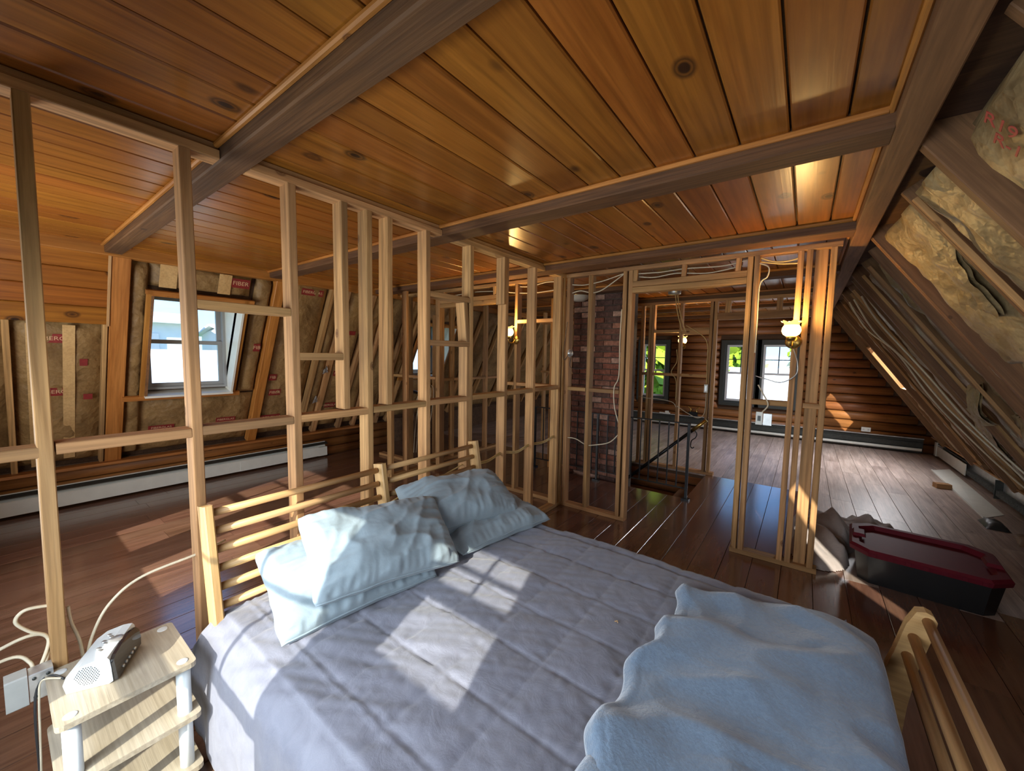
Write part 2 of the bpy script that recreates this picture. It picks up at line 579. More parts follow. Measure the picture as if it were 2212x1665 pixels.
# ---- ceiling
cm = MB()
cm.box(-5.0, 0.45, YB - 0.2, YF + 0.2, ZC + 0.021, ZC + 0.14)
ceiling = cm.build('ceiling', 'deck', None, label='varnished tongue and groove pine ceiling with dark crossing beams', cat='ceiling', kind='structure')
BEAMS = [(0.635, 0.745), (1.90, 2.05), (3.22, 3.40), (4.60, 4.76), (5.90, 6.05), (7.20, 7.35), (8.50, 8.65)]
edges = [YB] + [e for b in BEAMS for e in (b[0] + 0.02, b[1] - 0.02)] + [YF]
PW = 0.1695
xs = [0.07 + PW * k for k in range(1, -29, -1)]
for bi in range(0, len(edges), 2):
    y0, y1 = edges[bi], edges[bi + 1]
    for x1 in xs:
        xc = x1 - PW / 2
        if xc > 0.22 or xc < -4.86:
            continue
        w = PW - 0.007
        bar('plank', (xc, y0, ZC + 0.010), (xc, y1, ZC + 0.010), w, 0.020, (0, 0, 1), 'plank', ceiling, 0.005)
for i, (a, b) in enumerate(BEAMS):
    bm_ = bar('ceiling_beam', (-4.86, (a + b) / 2, (ZB + ZC + 0.03) / 2), (0.196, (a + b) / 2, (ZB + ZC + 0.03) / 2), b - a, ZC + 0.03 - ZB, (0, 0, 1), 'beam', ceiling, 0.006)
    # quarter-round trim along the top of both faces, hugging the beam
    for sgn, yy in ((-1, a), (1, b)):
        bar('beam_trim', (-4.80, yy + sgn * 0.010, ZC - 0.011), (0.176, yy + sgn * 0.010, ZC - 0.011), 0.022, 0.022, (0, 0, 1), 'amber', bm_, 0.006)
# long eave beams where ceiling and slopes meet
bar('eave_beam', (0.245, YB, 2.45), (0.245, YF, 2.45), 0.10, 0.10, (0, 0, 1), 'rafter', ceiling, 0.006)
bar('eave_beam', (-4.80, YB, 2.44), (-4.80, YF, 2.44), 0.10, 0.12, (0, 0, 1), 'amber', ceiling, 0.006)
bar('eave_trim', (0.185, YB, 2.458), (0.185, YF, 2.458), 0.02, 0.02, (0, 0, 1), 'amber', ceiling, 0.006)

# ---- floor: boards run away from the camera, a stairwell is cut out
fm = MB()
SX0, SX1, SY0, SY1 = -2.62, -1.0, 4.70, 5.86
wall_panel(fm, (-6.1, YB - 0.2, -0.021), (1, 0, 0), (0, 1, 0), 8.3, YF - YB + 0.4, [(SX0 + 6.1, SX1 + 6.1, SY0 - YB + 0.2, SY1 - YB + 0.2)], (0, 0, -1), 0.14)
floor = fm.build('floor', 'deck', None, label='wide floor boards, brown painted near the bed and worn pale beyond', cat='floor', kind='structure')
FW = 0.191
def floor_run(xc, segs, mat, w=FW - 0.003):
    for a, b in segs:
        # butt joints at random lengths
        ys = [a]
        while b - ys[-1] > 2.6:
            ys.append(ys[-1] + random.uniform(1.4, 2.3))
        ys.append(b)
        for y0, y1 in zip(ys, ys[1:]):
            bar('floor_board', (xc, y0 + 0.001, -0.0105), (xc, y1 - 0.001, -0.0105), w, 0.021, (0, 0, 1), mat, floor, 0.0015)
k = 0
x = -5.98 + FW / 2
while x < 2.0:
    near_end = 5.86
    if x > 0.18:
        near_end = 3.70 + 0.12 * ((k * 7) % 3)
    if SX0 < x < SX1:
        floor_run(x, [(YB, SY0)], 'floor_dark')
    elif x < -2.7:
        floor_run(x, [(YB, 5.4)], 'floor_dark')
    else:
        floor_run(x, [(YB, near_end)], 'floor_dark')
    floor_run(x, [((5.4 if x < -2.7 else near_end if not (SX0 < x < SX1) else SY1), YF)], 'floor_pale')
    x += FW
    k += 1

def gable(mb, y, ny, t, wins):
    """gable slab that follows the two roof slopes, with window holes"""
    zs = {-0.2, 2.6} | {z_ for w_ in wins for z_ in w_[2:]} | {0.2 * i for i in range(13)}
    zs = sorted(zs)
    for c, d in zip(zs, zs[1:]):
        zm = (c + d) / 2
        xa = max(-6.10, -5.80 - 0.14 + max(0, zm - 0.42) * 0.517)
        xb = min(2.12, 1.80 + 0.16 - max(0, zm - 0.27) * 0.699)
        hs = [(w_[0] - xa, w_[1] - xa, 0.0, d - c) for w_ in wins if w_[2] - 1e-6 <= c and d <= w_[3] + 1e-6]
        wall_panel(mb, (xa, y, c), (1, 0, 0), (0, 0, 1), xb - xa, d - c, hs, (0, ny, 0), t)
# ---- gable behind the camera, with invented windows that shape the sun patches
bk = MB()
gable(bk, YB, -1, 0.16, INVENTED_BACK_WINDOWS)
wall_back = bk.build('wall_back', 'log', None, label='log gable wall behind the camera', cat='wall', kind='structure')

# ---- far gable of half logs
FAR_WINDOWS = [(-1.43, -0.83, 0.66, 1.93), (-0.75, -0.15, 0.66, 1.93), (-3.27, -2.67, 0.64, 1.95)]
fw = MB()
gable(fw, YF, 1, 0.18, FAR_WINDOWS)
wall_far = fw.build('wall_far', 'deck', None, label='far gable wall of stained half logs with windows', cat='wall', kind='structure')
LOGH = 0.163
z = 0.0
while z < 2.46:
    zc = z + LOGH / 2
    xl = -5.95 + max(0, zc - 0.42) * 0.52 + 0.02
    xr = 2.0 - max(0, zc - 0.05) * 0.70
    cuts = sorted([(a - 0.10, b + 0.10) for a, b, c, d in FAR_WINDOWS if c - 0.08 < zc + LOGH * 0.4 and zc - LOGH * 0.4 < d + 0.09])
    merged = []
    for a, b in cuts:
        if merged and a < merged[-1][1] + 0.05:
            merged[-1] = (merged[-1][0], b)
        else:
            merged.append((a, b))
    x0 = xl
    for a, b in merged + [(xr, None)]:
        if a - x0 > 0.05:
            bar('log', (x0, YF - 0.03, zc), (a, YF - 0.03, zc), LOGH, 0.06, (0, -1, 0), 'log', wall_far, 0, 'log')
        x0 = b
    z += LOGH

# ---- roof slopes (deck, rafters, insulation)
R_HOLES = [(0.88, 1.42, tR(1.98), tR(1.12)), (7.70, 8.40, tR(1.78), tR(1.18))]
rm = MB()
wall_panel(rm, onR(-0.15, YB - 0.1, -0.17), (0, 1, 0), RD, YF - YB + 0.2, RLEN + 0.6, [(a - YB + 0.1, b - YB + 0.1, c + 0.15, d + 0.15) for a, b, c, d in R_HOLES], -RN, 0.06)
wall_right = rm.build('wall_right', 'deck', None, label='stripped right roof slope with rafters and loose insulation', cat='wall', kind='structure')
L_HOLES = [(0.97, 1.70, tL(2.10), tL(1.12)), (4.25, 4.95, tL(2.05), tL(1.20))]
lm = MB()
wall_panel(lm, onL(-0.15, YB - 0.1, -0.13), (0, 1, 0), LD, YF - YB + 0.2, LLEN + 0.5, [(a - YB + 0.1, b - YB + 0.1, c + 0.15, d + 0.15) for a, b, c, d in L_HOLES], -LN, 0.06)
wall_left = lm.build('wall_left', 'deck', None, label='stripped left roof slope with posts, insulation and dormer window', cat='wall', kind='structure')

def batt(name, on, t0, t1, y0, y1, depth, mat, parent, amp=0.02, puff=0.03, nt_=26, ny=14, seed=0, hole=None):
    mb = MB()
    def fn(a, b):
        t = t0 + (t1 - t0) * a
        y = y0 + (y1 - y0) * b
        e = min(1, min(b, 1 - b) * 6) * min(1, min(a, 1 - a) * 34)
        e = e ** 0.6
        q = Vector((t * 3.1 + seed * 7.7, y * 5.0, seed * 3.3))
        d = -depth - 0.05 * (1 - e) + puff * e * (4 * b * (1 - b)) + amp * e * noise.noise(q) + amp * 0.55 * e * noise.noise(q * 2.7) + amp * 0.3 * e * noise.noise(Vector((t * 9, y * 26, seed)))
        return on(t, y, d)
    mb.grid(fn, nt_, ny)
    return mb.build(name, mat, parent, True)

# right slope: main rafters in line with the beams, light intermediate ones between
R_MAIN = [-0.45, 0.80, 2.175, 3.585, 5.0, 6.30, 7.62, 8.95]
for y in R_MAIN:
    bar('rafter', onR(-0.06, y, -0.09), onR(RLEN, y, -0.09), 0.055, 0.18, RN, 'rafter', wall_right, 0.004)
R_MID = []
for a, b in zip(R_MAIN, R_MAIN[1:]):
    n = 2 if a > 3 else 1
    for j in range(1, n + 1):
        y = a + (b - a) * j / (n + 1) + (-0.12 if n == 1 else 0)
        if any(h[0] - 0.03 < y < h[1] + 0.03 for h in R_HOLES):
            y = [h[1] for h in R_HOLES if h[0] - 0.03 < y < h[1] + 0.03][0] + 0.06
        if any(abs(y - o_) < 0.08 for o_ in R_MID):
            continue
        R_MID.append(y)
        bar('rafter', onR(0.02, y, -0.075), onR(RLEN - 0.02, y, -0.075), 0.038, 0.085, RN, 'rafter', wall_right, 0.003)
ally = sorted(R_MAIN + R_MID)
si = 0
for a, b in zip(ally, ally[1:]):
    si += 1
    parts = [(0.06, RLEN - 0.05)]
    for h0, h1, c, d in R_HOLES:
        if a < (h0 + h1) / 2 < b:
            parts = [(0.06, c - 0.03), (d + 0.03, RLEN - 0.05)]
    if 2.0 < a < 3.5:
        parts = [(0.05, 1.05 + 0.2 * (si % 2)), (1.10 + 0.2 * (si % 2), RLEN - 0.05)]
    for (t0, t1) in parts:
        if t1 - t0 > 0.15:
            dp = 0.055 + 0.03 * random.random()
            if a > 3.4:
                dp += 0.03
            bo = batt('insulation_batt', onR, t0, t1, a + 0.028, b - 0.028, dp, 'kraft_silver' if a > 3.4 and si % 2 else 'kraft_grey', wall_right, 0.035, 0.04, 40, 16, si)
            if 1.40 < a < 1.55:
                near_batt = bo
# thin furring strips nailed along the facing
for y in (2.62, 4.28, 4.70, 5.62, 5.86, 6.95):
    bar('furring_strip', onR(0.10, y, -0.015), onR(RLEN - 0.15, y + 0.02, -0.015), 0.022, 0.022, RN, 'stud', wall_right, 0.002)
# torn batt flaps hanging out of the bays
def flap(t, y, w, l, drop, seed):
    mb = MB()
    def fn(a, b):
        tt = t + l * a
        yy = y + w * (b - 0.5) * (1 - 0.25 * a)
        q = Vector((tt * 5, yy * 7, seed))
        d = -0.05 + drop * math.sin(a * 2.2) + 0.03 * noise.noise(q) + 0.02 * noise.noise(q * 3)
        p = onR(tt, yy, d)
        return p + Vector((0, 0.03 * noise.noise(q * 2), 0))
    mb.grid(fn, 18, 12)
    mb2 = MB()
    mb2.grid(lambda a, b: Vector(fn(a, b)) - RN * 0.02, 18, 12)
    mb.add(mb2.v, [f[::-1] for f in mb2.f])
    mb.build('torn_insulation', 'kraft_grey', wall_right, True)
for args in ((0.85, 3.05, 0.42, 0.55, 0.05, 1), (1.25, 4.55, 0.22, 0.32, 0.11, 2), (1.50, 4.20, 0.35, 0.40, 0.06, 3), (1.55, 5.30, 0.3, 0.5, 0.05, 4), (0.35, 3.05, 0.4, 0.4, 0.03, 5), (1.75, 3.2, 0.5, 0.6, 0.04, 6)):
    flap(*args)
# ink printing on the facing near the camera
def slope_mw(on, D, N, t, y, d, flip):
    p = on(t, y, d)
    xax = Vector((0, 1, 0)) * flip
    zax = N
    yax = zax.cross(xax)
    return Matrix(((xax.x, yax.x, zax.x, p.x), (xax.y, yax.y, zax.y, p.y), (xax.z, yax.z, zax.z, p.z), (0, 0, 0, 1)))
def on_batt(bo, t, y):
    tgt = onR(t, y, -0.05)
    off = WM[bo.name].translation
    best = min((v.co + off for v in bo.data.vertices), key=lambda c_: (c_ - tgt).length)
    return (best - onR(t, y, 0)).dot(RN) + 0.014
for body_, t, y in (('R19', 0.19, 1.775), ('R-19', 0.26, 1.815)):
    text_mesh('printed_lettering', body_, 0.07, 'redprint', slope_mw(onR, RD, RN, t, y, on_batt(near_batt, t, y), -1) @ Matrix.Rotation(R(-75), 4, 'Z'), wall_right)

# right knee: ledge log and board above the heater
bar('ledge_board', (1.86, 3.2, 0.31), (1.86, YF - 0.05, 0.31), 0.10, 0.022, (0, 0, 1), 'stud', wall_right, 0.003)
for zc_ in (0.05, 0.19):
    bar('knee_log', (1.965, YB, zc_), (1.965, YF - 0.05, zc_), 0.14, 0.05, (-1, 0, 0), 'log', wall_right, 0, 'log')

# left slope: posts, rafters, boards, insulation
L_POST = [(-0.55, 0.12), (0.745, 0.125), (2.04, 0.10)]
for y, w in L_POST:
    bar('post', onL(0.0, y, -0.05), onL(LLEN + 0.02, y, -0.05), w, 0.10, LN, 'amber', wall_left, 0.005)
L_RAFT = [(0.10, 0.04), (0.66, 0.03), (2.66, 0.05), (2.86, 0.07), (3.25, 0.055), (3.50, 0.05), (3.92, 0.05), (4.14, 0.06), (5.02, 0.06), (5.6, 0.05), (6.2, 0.05), (6.9, 0.05), (7.5, 0.05), (8.2, 0.05), (8.9, 0.05)]
for y, w in L_RAFT:
    bar('rafter', onL(0.02, y, -0.055), onL(LLEN + 0.02, y, -0.055), w, 0.09, LN, 'stud' if y > 2.2 or y < 0.7 else 'amber', wall_left, 0.003)
# varnished boards left on the upper part of the first bay
for i in range(4):
    z1 = 2.40 - i * 0.148
    t0, t1 = tL(z1), tL(z1 - 0.145)
    bar('sheathing_board', onL((t0 + t1) / 2, YB, -0.002), onL((t0 + t1) / 2, 0.665, -0.002), abs(t1 - t0), 0.02, LN, 'plank', wall_left, 0.006)
bar('edge_strip', onL(tL(2.40), 0.672, 0.004), onL(tL(1.80), 0.672, 0.004), 0.02, 0.012, LN, 'bedwood', wall_left, 0.002)
bays = [(YB, 0.10, 1.78, 0.42), (0.12, 0.66, 1.78, 0.42), (0.81, 0.945, 2.36, 0.42), (0.945, 1.78, 2.36, 2.15), (0.945, 1.99, 1.03, 0.42), (1.82, 1.99, 2.36, 1.05),
        (2.09, 2.635, 2.40, 0.44), (2.69, 2.83, 2.38, 0.44), (2.90, 3.22, 2.38, 0.44), (3.28, 3.48, 2.38, 0.44), (3.53, 3.9, 2.38, 0.44), (3.95, 4.11, 2.38, 0.44), (4.18, 4.99, 2.38, 2.1), (4.18, 4.99, 1.15, 0.44),
        (5.05, 5.57, 2.38, 0.44), (5.63, 6.17, 2.38, 0.44), (6.23, 6.87, 2.38, 0.44), (6.93, 7.47, 2.38, 0.44), (7.53, 8.17, 2.38, 0.44), (8.23, 8.87, 2.38, 0.44), (8.93, 9.7, 2.38, 0.44)]
for i, (a, b, z1, z0) in enumerate(bays):
    t0, t1 = tL(z1), tL(z0)
    ba = batt('insulation_batt', onL, t0, t1, a, b, 0.06, 'kraft', wall_left, 0.022, 0.022, max(8, int((t1 - t0) * 16)), max(6, int((b - a) * 20)), 40 + i)
# paper flanges
for y, z1, z0, w in ((0.44, 1.78, 0.50, 0.075), (0.23, 1.78, 0.45, 0.06), (1.07, 2.37, 2.17, 0.13), (1.52, 2.36, 2.17, 0.11)):
    bar('paper_flange', onL(tL(z1), y, -0.028), onL(tL(z0), y, -0.028), w, 0.004, LN, 'tape', wall_left, 0.001)
# red printed labels on the facing
def red_label(t, y, w, h, txt, d=-0.034):
    o = bar('printed_label', onL(t, y - w / 2, d), onL(t, y + w / 2, d), h, 0.003, LN, 'red', wall_left, 0.0005)
    if txt:
        text_mesh('label_lettering', txt, h * 0.62, 'print', slope_mw(onL, LD, LN, t, y, d + 0.003, 1), o)
for z_, y, w, h, txt in ((1.66, 0.34, 0.14, 0.085, 'FIBERG'), (1.18, 0.345, 0.14, 0.085, 'FIBERG'), (0.72, 1.12, 0.22, 0.06, 'FIBERGLAS'), (0.74, 1.72, 0.2, 0.06, 'FIBERGLAS'),
                         (2.29, 1.66, 0.17, 0.10, 'FIBER'), (1.62, 1.92, 0.07, 0.10, 'FIB'), (1.25, 2.16, 0.09, 0.09, 'FIB'), (1.72, 2.30, 0.09, 0.10, 'GLAS'), (2.30, 2.42, 0.26, 0.08, 'FIBERGLAS'),
                         (1.05, 2.22, 0.14, 0.09, 'FIBER'), (0.70, 2.22, 0.24, 0.09, 'FIBERGLAS'), (1.28, 3.02, 0.14, 0.08, 'FIBER'), (0.80, 3.02, 0.16, 0.08, 'FIBERGLAS'), (1.85, 3.06, 0.12, 0.06, ''), (1.50, 3.40, 0.08, 0.08, ''),
                         (1.12, 0.56, 0.06, 0.06, ''), (1.45, 0.53, 0.05, 0.07, '')):
    red_label(tL(z_), y, w, h, txt)
# split facing with daylight-coloured foil showing
for z_, y in ((1.36, 2.80), (0.93, 2.76)):
    mb = MB()
    mb.grid(lambda a, b: onL(tL(z_) + (a - 0.5) * 0.13 * (1 - 0.4 * b), y + (b - 0.5) * 0.05 * (0.4 + a), 0.012 + 0.02 * noise.noise(Vector((a * 4, b * 4, z_)))), 6, 5)
    mb2 = MB()
    mb2.add([v - LN * 0.004 for v in mb.v], [f[::-1] for f in mb.f])
    mb.add(mb2.v, mb2.f)
    mb.build('torn_foil', 'steel', wall_left, True)
# knee wall under the left slope: ledge and stained logs
bar('ledge_board', (-5.79, YB, 0.405), (-5.79, 3.62, 0.405), 0.14, 0.03, (0, 0, 1), 'knee', wall_left, 0.004)
for i in range(3):
    bar('knee_log', (-5.885, YB, 0.065 + i * 0.13), (-5.885, 4.2 if i < 3 else 3.6, 0.065 + i * 0.13), 0.13, 0.05, (1, 0, 0), 'knee', wall_left, 0, 'log')
mb = MB(); mb.box(-6.05, -5.91, YB, YF, -0.1, 0.42)
mb.build('knee_backing', 'deck', wall_left)
mb = MB(); mb.box(1.99, 2.12, YB, YF, -0.1, 0.42)
mb.build('knee_backing', 'deck', wall_right)

# ---- windows
def make_window(idx, o, u, v, n, U, V, fr, sash, label, muntin=(2, 2), trim=0.0, lower=(1, 1), depth=0.05, shade=False):
    """double-hung window in the rectangle o + u*[0,U] + v*[0,V]; n points into the room"""
    o, u, v, n = Vector(o), Vector(u), Vector(v), Vector(n)
    c = o + u * U / 2
    root = thing('window_%d' % idx, c, label, 'window', None, 'structure')
    def rect(name, a0, a1, b0, b1, wd, mat, d0, d1, parent):
        mb = MB()
        for (p, q, r, s) in ((a0, a1, b0, b0 + wd), (a0, a1, b1 - wd, b1), (a0, a0 + wd, b0 + wd, b1 - wd), (a1 - wd, a1, b0 + wd, b1 - wd)):
            mb.prism([o + u * p + v * r + n * d0, o + u * q + v * r + n * d0, o + u * q + v * s + n * d0, o + u * p + v * s + n * d0], (0, 0, 0), n * (d1 - d0))
        return mb.build(name, mat, parent)
    if trim:
        rect('window_trim', -trim, U + trim, -trim, V + trim, trim, fr, 0.0, 0.075, root)
    rect('window_frame', 0, U, 0, V, 0.025, fr, -0.10, 0.02, root)
    half = V * 0.5
    for k, (b0, b1, dd, g) in enumerate(((half - 0.02, V - 0.025, -0.05, muntin), (0.025, half + 0.02, -0.02, lower))):
        s = rect('sash', 0.025, U - 0.025, b0, b1, 0.042, sash, dd - 0.03, dd, root)
        mb = MB()
        d = dd - 0.017
        mb.prism([o + u * 0.06 + v * (b0 + 0.035) + n * d, o + u * (U - 0.06) + v * (b0 + 0.035) + n * d, o + u * (U - 0.06) + v * (b1 - 0.035) + n * d, o + u * 0.06 + v * (b1 - 0.035) + n * d], (0, 0, 0), n * 0.003)
        mb.build('pane', 'glass', s)
        nu, nv = g
        for i in range(1, nu):
            a = 0.067 + (U - 0.134) * i / nu
            mb = MB()
            mb.prism([o + u * (a - 0.009) + v * (b0 + 0.04) + n * (dd - 0.025), o + u * (a + 0.009) + v * (b0 + 0.04) + n * (dd - 0.025), o + u * (a + 0.009) + v * (b1 - 0.04) + n * (dd - 0.025), o + u * (a - 0.009) + v * (b1 - 0.04) + n * (dd - 0.025)], (0, 0, 0), n * 0.018)
            mb.build('muntin', fr, s)
        for i in range(1, nv):
            b = b0 + 0.04 + (b1 - b0 - 0.08) * i / nv
            mb = MB()
            mb.prism([o + u * 0.06 + v * (b - 0.009) + n * (dd - 0.026), o + u * (U - 0.06) + v * (b - 0.009) + n * (dd - 0.026), o + u * (U - 0.06) + v * (b + 0.009) + n * (dd - 0.026), o + u * 0.06 + v * (b + 0.009) + n * (dd - 0.026)], (0, 0, 0), n * 0.018)
            mb.build('muntin', fr, s)
    return root
wi = 0
for k, (a, b, c, d) in enumerate(FAR_WINDOWS):
    wi += 1
    make_window(wi, (a, YF - 0.01, c), (1, 0, 0), (0, 0, 1), (0, -1, 0), b - a, d - c, 'sash_dark', 'sash_white',
                ('left sash window of the dark trimmed pair in the far log wall', 'right sash window of the pair, behind the lit wall lamp', 'narrow single window with green foliage behind it in the far log wall')[k], (2, 2), 0.075)
for k, (a, b, c, d) in enumerate(INVENTED_BACK_WINDOWS):
    wi += 1
    make_window(wi, (b, YB, c), (-1, 0, 0), (0, 0, 1), (0, 1, 0), b - a, d - c, 'sash_dark', 'sash_white',
                'invented window behind the camera, shaped for the sun patches, number %s from the left' % ('one', 'two', 'three', 'four')[k], (2, 2), 0.06)
# left dormer windows: vertical glass set out beyond the slope, with a boxed reveal
GX = -5.52
for k, (a, b, t0, t1) in enumerate(L_HOLES):
    wi += 1
    zt, zb = (2.10, 1.12) if k == 0 else (2.05, 1.20)
    w = make_window(wi, (GX, a, zb + 0.05), (0, 1, 0), (0, 0, 1), (1, 0, 0), b - a, zt - zb + 0.04, 'sash_grey', 'sash_grey',
                    'dormer window with white roofs and blue sky outside, in the left slope' if k == 0 else 'far dormer window seen between the closet studs', (1, 1) if k == 0 else (2, 2), 0)
    pt, pb = onL(t0, 0, 0.02), onL(t1, 0, 0.02)
    # reveal: head, sill, two cheeks
    mb = MB(); mb.prism([(pt.x, a - 0.02, pt.z), (pt.x, b + 0.02, pt.z), (GX - 0.1, b + 0.02, zt + 0.10), (GX - 0.1, a - 0.02, zt + 0.10)], (0, 0, 0), (0, 0, 0.02)); mb.build('reveal_head', 'amber', w)
    mb = MB(); mb.prism([(pb.x + 0.03, a - 0.02, pb.z), (pb.x + 0.03, b + 0.02, pb.z), (GX - 0.1, b + 0.02, zb + 0.05), (GX - 0.1, a - 0.02, zb + 0.05)], (0, 0, 0), (0, 0, -0.02)); mb.build('window_sill', 'white_metal', w)
    for yy, sg, mt in ((a, -1, 'rafter'), (b, 1, 'white_metal')):
        mb = MB(); mb.prism([(pt.x, yy, pt.z), (pb.x + 0.02, yy, pb.z), (GX - 0.1, yy, zb + 0.05), (GX - 0.1, yy, zt + 0.10)], (0, 0, 0), (0, sg * 0.02, 0)); mb.build('reveal_cheek', mt, w)
    # casing in the plane of the slope
    for yy in (a - 0.03, b + 0.03):
        bar('casing', onL(t0 - 0.05, yy, 0.0), onL(t1 + 0.05, yy, 0.0), 0.05, 0.03, LN, 'amber', w, 0.003)
    bar('casing', onL(t0 - 0.03, a - 0.06, 0.0), onL(t0 - 0.03, b + 0.10, 0.0), 0.045, 0.03, LN, 'amber', w, 0.003)
    bar('casing', onL(t1 + 0.03, a - 0.18, 0.002), onL(t1 + 0.03, b + 0.10, 0.002), 0.05, 0.035, LN, 'amber', w, 0.003)
# roof window in the far right slope, its jamb catches the sun
for k, (a, b, t0, t1) in enumerate(R_HOLES):
    wi += 1
    rt = thing('window_%d' % wi, onR(t1, (a + b) / 2), 'roof window in the far right slope with a sunlit jamb' if k else 'narrow roof window beside the bed, out of view', 'window', None, 'structure')
    for yy in (a - 0.012, b + 0.012):
        bar('reveal_cheek', onR(t0, yy, -0.13), onR(t1, yy, -0.13), 0.024, 0.20, RN, 'stud', rt, 0.002)
    for tt in (t0 - 0.012, t1 + 0.012):
        bar('reveal_end', onR(tt, a - 0.024, -0.13), onR(tt, b + 0.024, -0.13), 0.024, 0.20, RN, 'stud', rt, 0.002)
    mb = MB(); mb.prism([onR(t0, a, -0.20), onR(t0, b, -0.20), onR(t1, b, -0.20), onR(t1, a, -0.20)], (0, 0, 0), RN * 0.004); mb.build('pane', 'glass', rt)

# ================================================================== STUD PARTITIONS
def vstud(parent, x0, x1, y0, y1, z0, z1, mat='stud', name='stud', lean=(0, 0)):
    """a vertical 2x4 filling the given box"""
    xc, yc = (x0 + x1) / 2, (y0 + y1) / 2
    return bar(name, (xc + lean[0], yc + lean[1], z0), (xc, yc, z1), (x1 - x0), (y1 - y0), (0, 1, 0), mat, parent)
# headboard partition, runs along the room
XW, DW = -2.03, 0.089
wm = thing('wall_middle', (XW - 0.045, 1.5, 0), 'open stud partition behind the headboard', 'stud wall', None, 'structure')
bar('bottom_plate', (XW - DW / 2, YB, 0.019), (XW - DW / 2, 3.63, 0.019), DW, 0.038, (0, 0, 1), 'stud', wm)
ends = [YB, 0.632, 0.748, 1.897, 2.053, 3.217, 3.403, 3.63]
for a, b in zip(ends[::2], ends[1::2]):
    bar('top_plate', (XW - DW / 2, a, 2.421), (XW - DW / 2, b, 2.421), DW, 0.038, (0, 0, 1), 'stud', wm)
    bar('upper_plate', (XW - DW / 2 - 0.012, a, 2.4545), (XW - DW / 2 - 0.012, b, 2.4545), DW, 0.027, (0, 0, 1), 'stud', wm)
HS = [(0.107, 0), (0.515, 0), (0.922, 0), (1.19, 1), (1.34, 0), (1.48, 1), (1.775, 0), (2.20, 0), (2.635, 0), (3.065, 0), (3.54, 0), (3.61, 0)]
for y, short in HS:
    vstud(wm, XW - DW, XW, y - 0.019, y + 0.019, 1.285 if short else 0.038, 2.402, 'stud', 'stud', (0, 0.012 * math.sin(y * 37)))
full = [YB] + [y for y, s in HS if not s]
for a, b in zip(full, full[1:]):
    if b - a > 0.1:
        zz = 1.252 + 0.008 * a
        bar('blocking', (XW - DW / 2, a + 0.019, zz), (XW - DW / 2, b - 0.019, zz), DW, 0.038, (0, 0, 1), 'stud', wm)
for a, b, zz in ((0.515, 0.922, 1.79), (0.922, 1.19, 1.575), (1.775, 2.20, 2.0), (1.775, 2.20, 1.675)):
    bar('blocking', (XW - DW / 2, a + 0.019, zz), (XW - DW / 2, b - 0.019, zz), DW, 0.038, (0, 0, 1), 'stud', wm)
# a scabbed-on second piece beside the eighth stud
bar('stud', (XW - DW / 2, 2.135, 1.98), (XW - DW / 2, 2.165, 1.69), DW, 0.038, (0, 1, 0), 'stud', wm)
bar('stud', (XW - DW / 2, 2.165, 1.655), (XW - DW / 2, 2.165, 0.04), DW, 0.03, (0, 1, 0), 'stud', wm)
bar('stud', (XW - 0.040, 2.60, 2.40), (XW - 0.040, 2.60, 2.02), DW, 0.03, (0, 1, 0), 'stud', wm)

# doorway partition across the room
YW = 3.63
wd = thing('wall_doorway', (-1.0, YW + 0.045, 0), 'open stud partition with a doorway, across the room beyond the bed', 'stud wall', None, 'structure')
yc = YW + DW / 2
def dstud(x, z0=0.038, z1=2.402, w=0.038, root=wd, y=None, name='stud'):
    yy = yc if y is None else y
    return bar(name, (x + 0.006 * math.sin(x * 31), yy, z0), (x, yy, z1), w, DW, (0, 1, 0), 'stud', root)
def drail(x0, x1, z, root=wd, h=0.038, y=None, name='blocking', d=DW):
    yy = yc if y is None else y
    return bar(name, (x0, yy, z), (x1, yy, z), d, h, (0, 0, 1), 'stud', root)
drail(-5.30, -4.02, 0.019, name='bottom_plate'); drail(-2.88, XW - DW, 0.019, name='bottom_plate'); drail(XW, -1.33, 0.019, name='bottom_plate'); drail(-0.42, 0.155, 0.019, name='bottom_plate')
drail(-4.86, XW - DW, 2.421, name='top_plate'); drail(XW, 0.16, 2.421, name='top_plate')
for x in (-2.16, -2.005, -1.76, -1.405, -1.352, -0.395, -0.350, -0.075, -0.022, 0.115):
    dstud(x)
bar('stud', (0.048, yc + 0.02, 0.038), (0.048, yc + 0.02, 2.402), 0.075, 0.038, (0, 1, 0), 'stud', wd)
drail(-1.333, -0.414, 2.222, h=0.05, name='header'); drail(-1.333, -0.414, 2.275, h=0.05, name='header')
for x in (-1.31, -0.885, -0.475):
    dstud(x, 2.301, 2.402, name='cripple')
drail(-1.985, -1.78, 1.262); drail(-1.74, -1.426, 1.262); drail(-0.33, -0.096, 1.262); drail(0.0, 0.1, 1.262)
# part left of the corner
for x in (-2.67, -2.865, -3.945, -3.985, -4.60, -5.05):
    dstud(x, z1=2.402 if x > -4.8 else 1.9)
drail(-3.925, -2.885, 2.23, h=0.05, name='header'); drail(-3.925, -2.885, 2.283, h=0.05, name='header')
for x in (-3.0, -3.42, -3.85):
    dstud(x, 2.31, 2.402, name='cripple')
drail(-2.845, -2.69, 1.27); drail(-2.65, -2.18, 1.27); drail(-4.58, -4.01, 1.27); drail(-5.03, -4.62, 1.27)
drail(-2.65, -2.18, 1.98)

